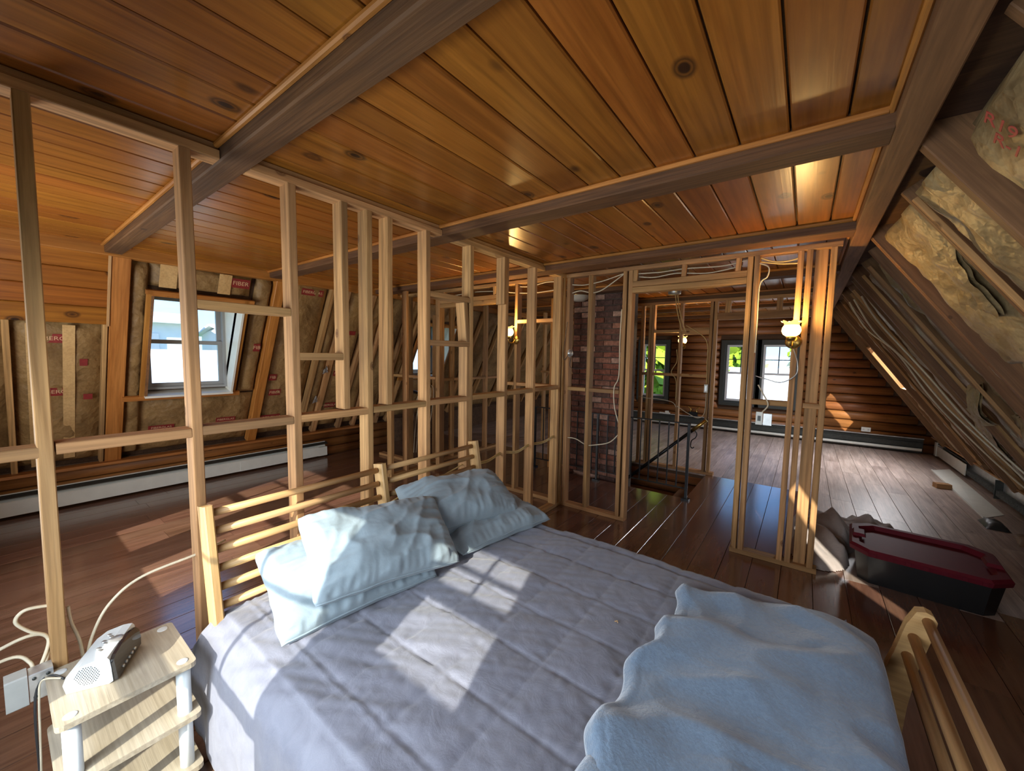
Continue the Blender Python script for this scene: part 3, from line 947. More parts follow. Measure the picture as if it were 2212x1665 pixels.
# closet partition on the left
wc = thing('wall_closet', (-4.2, 3.3, 0), 'unfinished stud framing of the closet beyond the left doorway', 'stud wall', None, 'structure')
bar('bottom_plate', (-4.22, 3.04, 0.019), (-4.22, 3.61, 0.019), DW, 0.038, (0, 0, 1), 'stud', wc)
for y in (3.06, 3.30, 3.58):
    bar('stud', (-4.22, y, 0.038), (-4.22, y, 2.44), DW, 0.038, (0, 1, 0), 'stud', wc)
bar('bottom_plate', (-4.30, 3.75, 0.019), (-4.30, 5.4, 0.019), DW, 0.038, (0, 0, 1), 'stud', wc)
for y in (3.95, 4.22, 4.6, 5.0, 5.38):
    bar('stud', (-4.30, y, 0.038), (-4.30, y, 2.44), DW, 0.038, (0, 1, 0), 'stud', wc)
for a, b in ((3.97, 4.2), (4.24, 4.58), (4.62, 4.98), (5.02, 5.36)):
    bar('blocking', (-4.30, a, 1.22), (-4.30, b, 1.22), DW, 0.038, (0, 0, 1), 'stud', wc)
for x in (-4.95, -4.7):
    bar('stud', (x, 4.25, 0.0), (x, 4.25, 2.2), DW, 0.038, (0, 1, 0), 'stud', wc)

# stairwell partition
YS = 5.86
wst = thing('wall_stairwell', (-1.4, YS + 0.045, 0), 'open stud partition beside the stairwell, in front of the far room', 'stud wall', None, 'structure')
ys = YS + DW / 2
drail(-2.0, -0.93, 0.019, wst, y=ys, name='bottom_plate'); drail(-2.6, 0.14, 2.38, wst, y=ys, name='top_plate')
for x in (-1.98, -1.86, -1.82, -1.435, -1.05, -1.00):
    dstud(x, 0.038, 2.361, 0.038, wst, ys)
drail(-1.80, -1.455, 1.98, wst, y=ys); drail(-1.415, -1.07, 1.975, wst, 0.09, ys); drail(-1.80, -1.455, 1.36, wst, y=ys); drail(-1.415, -1.07, 1.36, wst, y=ys); drail(-1.96, -1.88, 1.36, wst, y=ys)
drail(-0.98, 0.12, 2.16, wst, 0.09, ys, 'header')
for x in (-0.86, -0.30):
    dstud(x, 2.205, 2.361, 0.06, wst, ys, 'cripple')
dstud(0.10, 0.0, 2.361, 0.038, wst, ys)
# tall dark planks and stud by the chimney
bar('plank', (-2.72, 4.95, 0.0), (-2.72, 4.95, 2.4), 0.14, 0.03, (0, 1, 0), 'rafter', wst)
bar('plank', (-2.86, 4.80, 0.0), (-2.86, 4.80, 2.4), 0.10, 0.04, (0, 1, 0), 'amber', wst)
# rough studs far back on the left
wb = thing('wall_hall', (-3.6, 6.2, 0), 'rough stud framing at the dark back of the left side', 'stud wall', None, 'structure')
for x, y in ((-3.55, 6.3), (-3.1, 6.3), (-3.95, 6.3), (-2.75, 6.3)):
    bar('stud', (x, y, 0.0), (x, y, 2.4), 0.038, DW, (0, 1, 0), 'stud', wb)
drail(-4.0, -2.7, 2.2, wb, y=6.3); drail(-4.0, -2.7, 1.3, wb, y=6.3)

# ---- stairwell below the floor
stw = thing('stairwell', ((SX0 + SX1) / 2, (SY0 + SY1) / 2, -1.9), 'log-lined stairwell going down below the iron railing', 'stairwell', None, 'structure')
for i in range(11):
    zz = -0.11 - 0.163 * i
    bar('log', (SX0, SY1 + 0.02, zz), (SX1, SY1 + 0.02, zz), 0.163, 0.06, (0, -1, 0), 'log', stw, 0, 'log')
    bar('log', (SX1 + 0.02, SY0, zz), (SX1 + 0.02, SY1, zz), 0.163, 0.06, (-1, 0, 0), 'log', stw, 0, 'log')
for i in range(7):
    zz = -0.2 * (i + 1)
    xa = SX1 - 0.24 * i
    bar('tread', (xa - 0.14, SY0 + 0.02, zz), (xa - 0.14, SY1 - 0.05, zz), 0.28, 0.04, (0, 0, 1), 'rafter', stw)
    bar('riser', (xa - 0.02, SY0 + 0.02, zz + 0.1), (xa - 0.02, SY1 - 0.05, zz + 0.1), 0.02, 0.16, (0, 0, 1), 'rafter', stw)
mb = MB(); mb.box(SX0 - 0.1, SX1 + 0.1, SY0 - 0.1, SY1 + 0.2, -2.0, -1.9); mb.build('landing', 'deck', stw)
mb = MB(); mb.box(SX0 - 0.1, SX1 + 0.1, SY0 - 0.06, SY0 - 0.02, -1.9, -0.14); mb.build('near_lining', 'deck', stw)
mb = MB(); mb.box(SX0 - 0.1, SX0 - 0.02, SY0 - 0.06, SY1 + 0.1, -1.9, -0.14); mb.build('side_lining', 'deck', stw)

# ---- brick chimney
CX0, CX1, CY0, CY1 = -2.60, -1.86, 4.90, 5.30
ch = thing('chimney', ((CX0 + CX1) / 2, (CY0 + CY1) / 2, -1.9), 'old red brick chimney beside the stairwell', 'chimney')
mb = MB(); mb.box(CX0, CX1, CY0, CY1, -1.9, 2.46); mb.build('mortar_core', 'mortar', ch)
BM = []
for i, c_ in enumerate(((0.23, 0.085, 0.055), (0.16, 0.068, 0.048), (0.11, 0.056, 0.045), (0.42, 0.26, 0.20), (0.28, 0.13, 0.09))):
    m_, n_, b_ = new_mat('brick colour %d' % i)
    v_ = objcoord(n_, (1, 1, 1))
    f_ = noisetex(n_, v_, 22, 6, 0.7)
    n_.links.new(ramp(n_, f_, [(0.35, tuple(q * 0.55 for q in c_)), (0.55, c_), (0.72, tuple(min(1, q * 1.6) for q in c_))]), b_.inputs['Base Color'])
    b_.inputs['Roughness'].default_value = 0.9
    bump(n_, b_, f_, 0.5, 0.01)
    M['brick%d' % i] = m_
row = 0
z = -0.52
nb = 0
while z < 2.40:
    off = (row % 2) * 0.112
    x = CX0 - off
    while x < CX1 - 0.02:
        a, b = max(x + 0.005, CX0), min(x + 0.219, CX1)
        if b - a > 0.04 and nb < 290:
            kk = random.choices([0, 1, 2, 3, 4], [4, 5, 5, 2, 3])[0]
            pr = random.uniform(0.004, 0.010)
            bar('brick', (a, CY0 - pr, z + 0.032), (b, CY0 - pr, z + 0.032), 0.02, 0.064, (0, 0, 1), 'brick%d' % kk, ch, 0.004)
            nb += 1
        x += 0.224
    row += 1
    z += 0.0755
# ================================================================== FIXTURES
# ---- baseboard heaters
hl = thing('baseboard_heater', (-5.83, 1.2, 0), 'long white baseboard heater under the left roof slope', 'heater')
mb = MB(); mb.box(-5.858, -5.848, YB + 0.02, 3.05, 0.02, 0.235); mb.build('back_plate', 'white_metal', hl)
for a, b, o_ in ((YB + 0.02, 1.98, 0.0), (1.90, 2.92, 0.006)):
    mb = MB(); mb.prism([(-5.79 + o_, a, 0.035), (-5.79 + o_, a, 0.165), (-5.80 + o_, a, 0.172), (-5.80 + o_, a, 0.035)], (0, a, 0), (0, b, 0)); mb.build('front_cover', 'white_metal', hl)
mb = MB(); mb.prism([(-5.85, 0, 0.228), (-5.80, 0, 0.205), (-5.795, 0, 0.198), (-5.85, 0, 0.22)], (0, 0, 0), (0, 3.65, 0))
for v in mb.v: v.y += YB + 0.02
mb.build('damper', 'dark_metal', hl)
m2 = MB(); m2.tube([(-5.825, YB + 0.05, 0.10), (-5.825, 3.0, 0.10)], 0.012, 8); m2.build('fin_tube', 'fin', hl)
mb = MB(); mb.box(-5.85, -5.785, 2.92, 3.05, 0.03, 0.16); mb.build('end_cap', 'white_metal', hl)
hf = thing('baseboard_heater', (-1.2, 9.66, 0), 'dark metal baseboard heater along the far log wall', 'heater')
mb = MB(); mb.box(-4.3, 1.72, 9.688, 9.70, 0.02, 0.27); mb.build('back_plate', 'dark_metal', hf)
mb = MB(); mb.box(-4.3, 1.72, 9.64, 9.70, 0.262, 0.275); mb.build('top_rail', 'steel', hf)
mb = MB(); mb.prism([(-4.3, 9.645, 0.10), (-4.3, 9.628, 0.10), (-4.3, 9.628, 0.06), (-4.3, 9.645, 0.05)], (0, 0, 0), (6.0, 0, 0)); mb.build('lower_rail', 'white_metal', hf)
mb = MB(); mb.box(-4.3, 1.7, 9.645, 9.655, 0.115, 0.20); mb.build('front_cover', 'dark_metal', hf)
m2 = MB(); m2.tube([(-4.2, 9.67, 0.05), (1.70, 9.67, 0.05)], 0.014, 8); m2.build('fin_tube', 'fin', hf)
hr = thing('baseboard_heater', (1.90, 7.0, 0), 'half-dismantled baseboard heater under the right roof slope', 'heater')
mb = MB(); mb.box(1.925, 1.937, 4.4, 9.62, 0.02, 0.24); mb.build('back_plate', 'steel', hr)
mb = MB(); mb.box(1.855, 1.865, 8.05, 9.62, 0.04, 0.20); mb.build('front_cover', 'white_metal', hr)
mb = MB(); mb.box(1.86, 1.925, 8.05, 9.62, 0.225, 0.24); mb.build('damper', 'dark_metal', hr)
mb = MB(); mb.box(1.845, 1.93, 9.52, 9.63, 0.02, 0.25); mb.build('end_cap', 'white_metal', hr)
m2 = MB(); m2.tube([(1.895, 3.6, 0.09), (1.895, 9.5, 0.09)], 0.013, 8); m2.build('pipe', 'steel', hr)
mb = MB()
for i in range(150):
    y = 5.0 + i * 0.03
    mb.box(1.868, 1.922, y, y + 0.004, 0.06, 0.125)
o = mb.build('fins', 'fin', hr); o['kind'] = 'stuff'
for q in (5.6, 7.0):
    mb = MB(); mb.box(1.86, 1.93, q, q + 0.015, 0.02, 0.24); mb.build('bracket', 'dark_metal', hr)
# its removed cover, flat on the boards
mb = MB()
mb.prism([(1.56, 6.08, 0.002), (1.775, 6.36, 0.002), (1.79, 8.42, 0.03), (1.58, 8.30, 0.004)], (0, 0, 0), (0, 0, 0.004))
cv = mb.build('cover_panel', 'white_metal', None, label='white metal heater cover lying flat on the pale floor', cat='panel')
mb = MB(); mb.prism([(1.56, 6.08, 0.006), (1.572, 6.09, 0.006), (1.592, 8.29, 0.008), (1.58, 8.30, 0.008)], (0, 0, 0), (0, 0, 0.016)); mb.build('folded_edge', 'white_metal', cv)
o = bar('wood_block', (1.42, 7.22, 0.03), (1.56, 7.26, 0.03), 0.09, 0.06, (0, 0, 1), 'stud', None, 0.004, label='small offcut block of lumber on the floor beside the white cover', cat='block')
mb = MB()
mb.grid(lambda a, b: (1.50 + 0.16 * a, 5.72 + 0.30 * b, 0.001 + 0.06 * (math.sin(math.pi * a) * math.sin(math.pi * b)) ** 0.5 + 0.01 * noise.noise(Vector((a * 5, b * 6, 1)))), 10, 14)
mb.build('work_glove', 'black_cord', None, True, label='crumpled black cloth on the floor at the end of the white cover', cat='cloth')
mb = MB()
mb.grid(lambda a, b: (1.60 + 0.14 * a + 0.05 * b, 5.35 + 0.36 * b, 0.001 + 0.035 * (math.sin(math.pi * a) * math.sin(math.pi * b)) ** 0.5 + 0.012 * noise.noise(Vector((a * 7, b * 6, 4)))), 10, 14)
mb.build('debris_pile', 'rafter', None, True, label='flat brown scrap on the floor beside the heater pipe', cat='debris')

# ---- iron railing round the stairwell
rl = thing('stair_railing', (-1.6, 4.66, 0), 'black wrought iron railing along the near side of the stairwell', 'railing')
RY = 4.66
for x in (-1.0, -2.09, -3.05):
    bar('post', (x, RY, 0.0), (x, RY, 0.87), 0.028, 0.028, (0, 1, 0), 'iron', rl, 0.002)
    mb = MB(); mb.box(x - 0.04, x + 0.04, RY - 0.04, RY + 0.03, 0.0, 0.02); mb.build('foot', 'iron', rl)
bar('top_rail', (-3.05, RY, 0.872), (-0.985, RY, 0.872), 0.034, 0.012, (0, 0, 1), 'iron', rl, 0.002)
bar('bottom_rail', (-3.05, RY, 0.13), (-1.0, RY, 0.13), 0.014, 0.014, (0, 0, 1), 'iron', rl, 0.002)
x = -1.11
while x > -3.0:
    if abs(x + 2.09) > 0.04:
        bar('baluster', (x, RY, 0.13), (x, RY, 0.868), 0.013, 0.013, (0, 1, 0), 'iron', rl, 0.001)
    x -= 0.106
hd = thing('handrail', (-1.3, 4.86, -0.05), 'sloping black handrail with copper-coloured end going down the stairs', 'handrail')
mb = MB(); mb.tube([(-1.0, 4.84, 0.77), (-1.80, 4.84, 0.0)], 0.019, 10); mb.build('rail', 'iron', hd, True)
mb = MB(); mb.tube([(-1.0, 4.84, 0.77), (-0.862, 4.84, 0.903)], 0.021, 10); mb.build('end_sleeve', 'brass', hd, True)
mb = MB(); mb.tube(spline([(-0.99, 4.84, 0.78), (-0.955, 4.84, 0.74), (-0.965, 4.84, 0.69), (-1.0, 4.82, 0.655), (-1.005, 4.80, 0.60), (-0.985, 4.78, 0.575), (-0.965, 4.78, 0.59)]), 0.006, 6); mb.build('scroll_bracket', 'iron', hd, True)
mb = MB(); mb.tube([(-1.0, 4.66, 0.70), (-1.02, 4.84, 0.75)], 0.008, 6); mb.build('bracket', 'iron', hd, True)

# ---- wall lamps
M['lamp_glass'] = emit('glowing lamp glass', (1.0, 0.66, 0.22), 5.5)
M['lamp_rim'] = emit('frosted ruffled rim', (1.0, 0.60, 0.20), 1.1)
def sconce(base, out, label, power):
    b = Vector(base); o_ = Vector(out)
    s = thing('wall_lamp', b, label, 'lamp', 'lit wall lamps with ruffled glass shades')
    mb = MB(); mb.lathe(b, [(0.0, 0.0), (0.052, 0.0), (0.052, 0.012), (0.040, 0.022), (0.0, 0.026)], 20, o_); mb.build('back_plate', 'brass', s, True)
    c = b + o_ * 0.115
    mb = MB(); mb.tube(spline([b + o_ * 0.02, b + o_ * 0.05 + Vector((0, 0, -0.035)), b + o_ * 0.10 + Vector((0, 0, -0.03)), c + Vector((0, 0, 0.01))]), 0.007, 8); mb.build('arm', 'brass', s, True)
    mb = MB(); mb.lathe(c, [(0.0, 0.0), (0.022, 0.002), (0.030, 0.02), (0.032, 0.035), (0.0, 0.036)], 16); mb.build('lamp_cup', 'brass', s, True)
    mb = MB(); mb.lathe(c, [(0.028, 0.034), (0.050, 0.050), (0.060, 0.075), (0.056, 0.100), (0.045, 0.118)], 24)
    g = mb.build('glass_shade', 'lamp_glass', s, True)
    def ruf(i, q, r, h):
        k_ = i / 3.0
        return r + 0.006 * k_ * math.cos(6 * q), h + 0.008 * k_ * math.cos(6 * q)
    mb = MB(); mb.lathe(c, [(0.045, 0.118), (0.047, 0.128), (0.054, 0.138), (0.064, 0.143)], 48, (0, 0, 1), ruf); mb.build('ruffled_rim', 'lamp_rim', g, True)
    mb = MB(); mb.lathe(c, [(0.0, 0.05), (0.02, 0.06), (0.025, 0.085), (0.0, 0.11)], 12); mb.build('bulb', 'lamp_glass', s, True)
    l = bpy.data.lights.new('lamp_light', 'POINT')
    l.energy = power; l.color = (1.0, 0.66, 0.24); l.shadow_soft_size = 0.03
    lo = bpy.data.objects.new('lamp_light', l)
    link(lo, Matrix.Translation(c + Vector((0, 0, 0.16))), s)
    return s
sconce((-0.085, 3.628, 1.735), (-0.12, -0.993, 0), 'lit ruffled glass wall lamp on the stud right of the doorway', 10)
sconce((-2.655, 3.628, 1.775), (-0.3, -0.954, 0), 'lit ruffled glass wall lamp on the stud left of the corner', 13)
sconce((-1.43, 5.953, 1.77), (-0.2, 0.98, 0), 'lit ruffled glass wall lamp behind the stairwell partition stud', 9)
# ceiling dome and bare box
dm = thing('ceiling_light', (-2.45, 4.72, 2.37), 'white dome ceiling light in front of the brick chimney', 'light')
mb = MB(); mb.lathe((-2.45, 4.74, 2.395), [(0.0, -0.075), (0.06, -0.07), (0.11, -0.045), (0.13, 0.0)], 24); mb.build('dome', 'white_metal', dm, True)
mb = MB(); mb.lathe((-2.45, 4.74, 2.395), [(0.0, 0.0), (0.136, 0.0), (0.136, 0.012), (0.0, 0.016)], 24); mb.build('rim', 'brass', dm, True)
bx = thing('ceiling_box', (-1.42, 5.40, 2.40), 'round metal ceiling box with hanging yellow wires', 'junction box')
mb = MB(); mb.lathe((-1.42, 5.40, 2.468), [(0.0, -0.045), (0.075, -0.045), (0.08, -0.04), (0.08, 0.0)], 16); mb.build('box', 'steel', bx, True)
for k, dx in enumerate((0.0, 0.03)):
    cable('wire', [(-1.41 + dx, 5.40, 2.42), (-1.38 + dx, 5.42, 2.2), (-1.33 + dx * 1.4, 5.5, 1.95)], 0.006, 'cable_yellow', None, None, bx)

# ---- junction boxes, outlets
def gang(name, x0, x1, y0, y1, z0, z1, label, cat='outlet', mat='white_metal', axis='x', cover='steel'):
    t = thing(name, ((x0 + x1) / 2, (y0 + y1) / 2, z0), label, cat)
    mb = MB(); mb.box(x0, x1, y0, y1, z0, z1); mb.build('box', mat, t)
    return t
jb = thing('junction_box', (-2.045, 0.03, 0.385), 'pale plastic and steel double junction box on the stud by the nightstand', 'junction box')
bar('plastic_box', (-2.03, -0.022, 0.462), (-2.03, 0.026, 0.462), 0.06, 0.105, (0, 0, 1), 'box_plastic', jb, 0.004)
sb = bar('steel_box', (-2.03, 0.028, 0.462), (-2.03, 0.082, 0.462), 0.055, 0.095, (0, 0, 1), 'steel', jb, 0.003)
for q in (0.43, 0.494):
    for yy in (0.040, 0.070):
        mb = MB(); mb.lathe((-2.003, yy, q), [(0.0, 0.003), (0.005, 0.003), (0.005, 0.0)], 10, (1, 0, 0)); mb.build('screw', 'dark_metal', sb, True)
g = gang('outlet_box', -0.29, -0.245, 3.60, 3.625, 1.09, 1.19, 'switch box hanging between the studs under the wall lamp', 'outlet')
mb = MB(); mb.box(-0.24, -0.185, 3.60, 3.64, 1.09, 1.18); mb.build('steel_box', 'steel', g)
mb = MB(); mb.box(-0.278, -0.257, 3.596, 3.60, 1.12, 1.16); mb.build('switch', 'dark_metal', g)
g = gang('outlet_box', -1.085, -1.04, 5.80, 5.86, 1.14, 1.25, 'white box on the stairwell partition stud', 'outlet')
mb = MB(); mb.box(-1.075, -1.05, 5.796, 5.80, 1.16, 1.23); mb.build('cover_plate', 'steel', g)
g = gang('outlet_box', -2.12, -2.06, 3.56, 3.625, 0.36, 0.46, 'pale box low on the partition beside the corner', 'outlet')
g = gang('wall_outlet', 0.90, 1.03, 9.69, 9.705, 0.30, 0.38, 'white outlet plate on the far log wall near the right slope', 'outlet')
for q in (0.93, 1.0):
    mb = MB(); mb.box(q - 0.014, q + 0.014, 9.685, 9.69, 0.325, 0.355); mb.build('socket', 'steel', g)
tm = thing('thermostat', (-1.945, 3.60, 1.58), 'small round silver thermostat on the corner stud', 'thermostat')
mb = MB(); mb.lathe((-1.984, 3.66, 1.63), [(0.0, 0.025), (0.03, 0.022), (0.036, 0.0)], 18, (1, 0, 0)); mb.build('dial', 'steel', tm, True)
mb = MB(); mb.lathe((-1.986, 3.66, 1.63), [(0.0, 0.002), (0.042, 0.002), (0.042, 0.0)], 18, (1, 0, 0)); mb.build('plate', 'white_metal', tm, True)
mb = MB(); mb.box(-2.75, -2.52, 9.62, 9.70, 0.277, 0.30); mb.box(-2.62, -2.55, 9.63, 9.69, 0.30, 0.34)
mb.build('heater_part', 'white_metal', None, label='small white plastic parts lying on top of the far heater', cat='part')
pot = thing('horned_bracket', (-2.0, 9.66, 0.276), 'dark iron bracket with two brass horns on top of the far heater', 'bracket')

# ---- loose cables
G = 'loose electrical cables'
Y2 = 3.665
def cab(pts, label, r=0.0055, mat='cable'):
    return cable('electrical_cable', pts, r, mat, label, G)
cab([(-1.98, Y2, 2.335), (-1.86, Y2, 2.32), (-1.76, Y2, 2.325), (-1.62, Y2, 2.345), (-1.43, Y2, 2.39)], 'cream cable at the top of the corner bay, upper of two')
cab([(-1.98, Y2, 2.25), (-1.88, Y2, 2.265), (-1.76, Y2, 2.235), (-1.66, Y2, 2.25), (-1.55, Y2, 2.31), (-1.43, Y2, 2.385)], 'cream cable sagging below another in the corner bay')
cab([(-1.33, Y2, 2.375), (-1.1, Y2, 2.365), (-0.88, Y2, 2.372), (-0.6, Y2, 2.36), (-0.42, Y2, 2.385)], 'cream cable straight above the doorway header')
cab([(-1.33, Y2 + 0.02, 2.355), (-1.15, Y2, 2.325), (-0.95, Y2, 2.34), (-0.70, Y2, 2.315), (-0.45, Y2, 2.345)], 'cream cable sagging above the doorway header')
cab([(-0.33, Y2, 2.36), (-0.2, Y2, 2.33), (-0.08, Y2, 2.32)], 'yellowish cable above the wall lamp, lower one', 0.006, 'cable_yellow')
cab([(-0.33, Y2, 2.39), (-0.24, Y2, 2.35), (-0.15, Y2, 2.345), (-0.08, Y2, 2.36)], 'yellowish cable above the wall lamp, upper one', 0.006, 'cable_yellow')
cab([(-0.33, 3.62, 2.34), (-0.27, 3.60, 2.30), (-0.275, 3.60, 2.23), (-0.322, 3.61, 2.17), (-0.325, 3.615, 1.9), (-0.325, 3.615, 1.65)], 'cream cable stapled down the stud left of the wall lamp')
cab([(-0.08, 3.60, 1.68), (-0.05, 3.58, 1.58), (-0.055, 3.58, 1.49), (-0.14, 3.58, 1.43), (-0.24, 3.59, 1.45), (-0.31, 3.61, 1.47)], 'dark thin cord looping under the wall lamp', 0.004, 'steel')
cab([(-0.29, 3.62, 1.40), (-0.25, 3.61, 1.33), (-0.215, 3.61, 1.25), (-0.25, 3.61, 1.19)], 'cream cable entering the switch box under the wall lamp')
cab([(-1.99, Y2, 0.735), (-1.89, Y2, 0.735), (-1.77, Y2, 0.69), (-1.68, Y2, 0.70), (-1.52, Y2, 0.75), (-1.43, Y2, 0.84)], 'cream cable crossing low through the corner bay')
cab([(-1.425, 3.625, 2.05), (-1.43, 3.62, 1.75), (-1.428, 3.62, 1.42), (-1.47, 3.62, 1.30), (-1.46, 3.62, 1.12), (-1.42, 3.64, 0.96)], 'cream cable running down beside the doorway stud')
cab([(-2.65, Y2, 2.375), (-2.5, Y2, 2.365), (-2.3, Y2, 2.39), (-2.18, Y2, 2.385)], 'cream cable beside the left wall lamp, upper one')
cab([(-2.9, Y2, 2.34), (-2.7, Y2, 2.31), (-2.45, Y2, 2.29), (-2.18, Y2, 2.30)], 'cream cable beside the left wall lamp, lower one')
cab([(-3.9, 3.74, 2.36), (-3.4, 3.74, 2.385), (-2.95, 3.74, 2.36)], 'cream cable above the left doorway header')
XC = -2.09
cab([(XC, 0.165, 0.42), (XC, 0.185, 0.52), (XC, 0.235, 0.62), (XC, 0.33, 0.685), (XC + 0.02, 0.51, 0.715), (XC - 0.02, 0.62, 0.72)], 'cream cable arching up from the nightstand to the headboard')
cab([(XC, 0.088, 0.69), (XC, 0.035, 0.70), (XC, 0.012, 0.67), (XC, 0.04, 0.62), (XC, 0.075, 0.585), (XC, 0.08, 0.54), (XC + 0.03, 0.065, 0.49)], 'cream cable looping on the stud above the junction box')
cab([(XC, -0.35, 0.50), (XC, -0.10, 0.57), (XC, 0.03, 0.605), (XC, 0.08, 0.57), (XC + 0.03, 0.055, 0.49)], 'cream cable bowing in from the left above the junction box')
cab([(XC, -0.35, 0.47), (XC, -0.10, 0.535), (XC, 0.0, 0.55), (XC + 0.02, 0.035, 0.52), (XC + 0.04, 0.04, 0.49)], 'cream cable entering the junction box from the left')
cab([(XC, 0.13, 0.665), (XC, 0.135, 0.60), (XC, 0.152, 0.52), (XC, 0.16, 0.42)], 'short cream cable dropping behind the clock radio')
for i, dz in enumerate((0.0, 0.014)):
    lab = ('upper', 'lower')[i]
    cab([(-2.07, 2.23, 0.735 + dz), (-2.05, 2.42, 0.72 + dz), (-2.07, 2.64, 0.745 + dz), (-2.06, 2.85, 0.715 + dz), (-2.07, 3.06, 0.74 + dz), (-2.06, 3.3, 0.73 + dz), (-2.07, 3.53, 0.755 + dz)], 'yellowed cable threaded through the partition studs beyond the headboard, %s one' % lab, 0.006, 'cable_yellow')
cab([(-2.08, 1.36, 0.60), (-2.06, 1.6, 0.68), (-2.05, 1.9, 0.72), (-2.07, 2.18, 0.76)], 'thin cable behind the headboard slats', 0.005, 'cable_yellow')
for i in range(6):
    a = i * 0.03
    cab([(-4.54 + a * 0.5, 3.78 + a, 1.30 - a), (-4.50 + a, 3.76 + a, 1.05), (-4.60 + a * 1.2, 3.76 + a, 0.78 - a), (-4.68 + a, 3.78 + a, 0.45), (-4.70 + a * 0.6, 3.78 + a, 0.10)], '%s cream cable of the bundle hanging in the closet framing' % ('first', 'second', 'third', 'fourth', 'fifth', 'sixth')[i])
cab([(-4.45, 3.7, 1.75), (-4.35, 3.68, 1.55), (-4.25, 3.66, 1.42)], 'loose cable crossing the far dormer window')
yc2 = YS - 0.02
cab([(-1.98, yc2, 1.02), (-1.85, yc2, 1.0), (-1.7, yc2, 1.0), (-1.5, yc2, 0.97), (-1.44, yc2, 0.90)], 'cream cable low across the left bays of the stairwell partition')
cab([(-1.43, yc2, 0.92), (-1.3, yc2, 0.84), (-1.15, yc2, 0.78), (-1.07, yc2, 0.86), (-1.06, yc2, 1.13)], 'cream cable sagging to the white box on the stairwell partition')
cab([(-1.36, yc2, 2.05), (-1.10, yc2, 1.85), (-1.07, yc2, 1.5), (-1.065, yc2, 1.26)], 'yellow cable dropping to the white box on the stairwell partition', 0.006, 'cable_yellow')
cab([(-1.47, yc2, 1.72), (-1.46, yc2, 1.55), (-1.53, yc2, 1.40), (-1.46, yc2, 1.28), (-1.45, yc2, 1.0)], 'brownish cable zigzagging below the stairwell partition lamp', 0.006, 'cable_yellow')
def onRc(z, y, d=0.02):
    return onR(tR(z), y, d)
cab([onRc(2.30, 6.1), onRc(2.0, 6.2, 0.05), onRc(1.7, 5.9), onRc(1.3, 5.8, 0.06), onRc(0.9, 6.0, 0.02), onRc(0.55, 5.5), onRc(0.35, 4.6)], 'long cream cable running down the right roof slope, left one', 0.008)
cab([onRc(2.28, 5.7), onRc(1.95, 5.85, 0.05), onRc(1.6, 5.75), onRc(1.2, 5.5, 0.05), onRc(0.8, 5.3, 0.02), onRc(0.5, 4.9), onRc(0.32, 4.2)], 'long cream cable running down the right roof slope, middle one', 0.008)
cab([onRc(2.25, 5.2), onRc(2.0, 5.3, 0.04), onRc(1.5, 5.35), onRc(1.1, 5.1, 0.05), onRc(0.7, 4.9, 0.02), onRc(0.45, 4.4)], 'long cream cable running down the right roof slope, right one', 0.008)
cab([(1.80, 3.6, 0.33), (1.82, 4.6, 0.335), (1.81, 5.8, 0.333)], 'cream cable lying along the right ledge', 0.008)
cab([(-1.99, 3.60, 1.95), (-2.01, 3.59, 1.75), (-2.02, 3.58, 1.62), (-2.0, 3.58, 1.56), (-1.96, 3.59, 1.62)], 'thin dark wire curling down to the thermostat', 0.003, 'black_cord')
cab([(-1.95, 3.64, 1.60), (-1.96, 3.62, 1.50), (-1.90, 3.62, 1.47), (-1.80, 3.63, 1.475)], 'thin dark wire below the thermostat', 0.003, 'black_cord')

# bracket with horns on the stair partition
bar('body', (-2.09, 9.66, 0.325), (-1.91, 9.66, 0.325), 0.05, 0.10, (0, 0, 1), 'iron', pot)
pm = WM[pot.name]
for sg, x in ((-1, -2.07), (1, -1.93)):
    mb = MB(); mb.tube(spline([(x, 9.66, 0.37), (x - sg * 0.01, 9.66, 0.43), (x + sg * 0.05, 9.66, 0.49)]), 0.010, 6); mb.build('horn', 'brass', pot, True)

# ---- waste pipe in the closet framing
dp_ = thing('waste_pipe', (-4.62, 4.05, 0.0), 'black waste pipe standing in the closet framing', 'pipe')
mb = MB(); mb.tube([(-4.62, 4.05, 0.0), (-4.62, 4.05, 1.15)], 0.027, 12); mb.build('pipe', 'iron', dp_, True)
for z_ in (0.42, 0.95):
    mb = MB(); mb.tube([(-4.62, 4.05, z_ - 0.035), (-4.62, 4.05, z_ + 0.035)], 0.036, 12); mb.build('coupling', 'iron', dp_, True)
mb = MB(); mb.tube([(-4.62, 4.05, 0.95), (-5.05, 4.05, 1.0)], 0.024, 12); mb.build('branch', 'iron', dp_, True)
# ================================================================== BED
bed = thing('bed', (-0.8, 1.33, 0), 'light pine slatted bed with leaning headboard and low footboard', 'bed')
def hx(z):
    return -1.80 - 0.175 * (z / 0.95)
for y, zb_ in ((0.515, 0.0), (1.355, 0.0), (2.165, 0.0)):
    bar('headboard_post', (hx(0), y, 0.0), (hx(0.95), y, 0.95), 0.085, 0.036, (0, 1, 0), 'bedwood', bed, 0.006)
for k in range(7):
    z = 0.915 - 0.0765 * k
    for a, b in ((0.533, 1.337), (1.373, 2.147)):
        d = bar('headboard_slat', (hx(z), a + 0.008, z), (hx(z), b - 0.008, z), 0.033, 0.033, (0, 0, 1), 'bedwood', bed, 0, 'round')
        for q, sg in ((a, 1), (b, -1)):
            bar('tenon', (hx(z), q - sg * 0.004, z), (hx(z), q + sg * 0.012, z), 0.019, 0.019, (0, 0, 1), 'rafter', d, 0, 'round')
for y in (0.56, 2.10):
    bar('side_rail', (-1.78, y, 0.24), (0.33, y, 0.24), 0.03, 0.14, (0, 0, 1), 'bedwood', bed, 0.004)
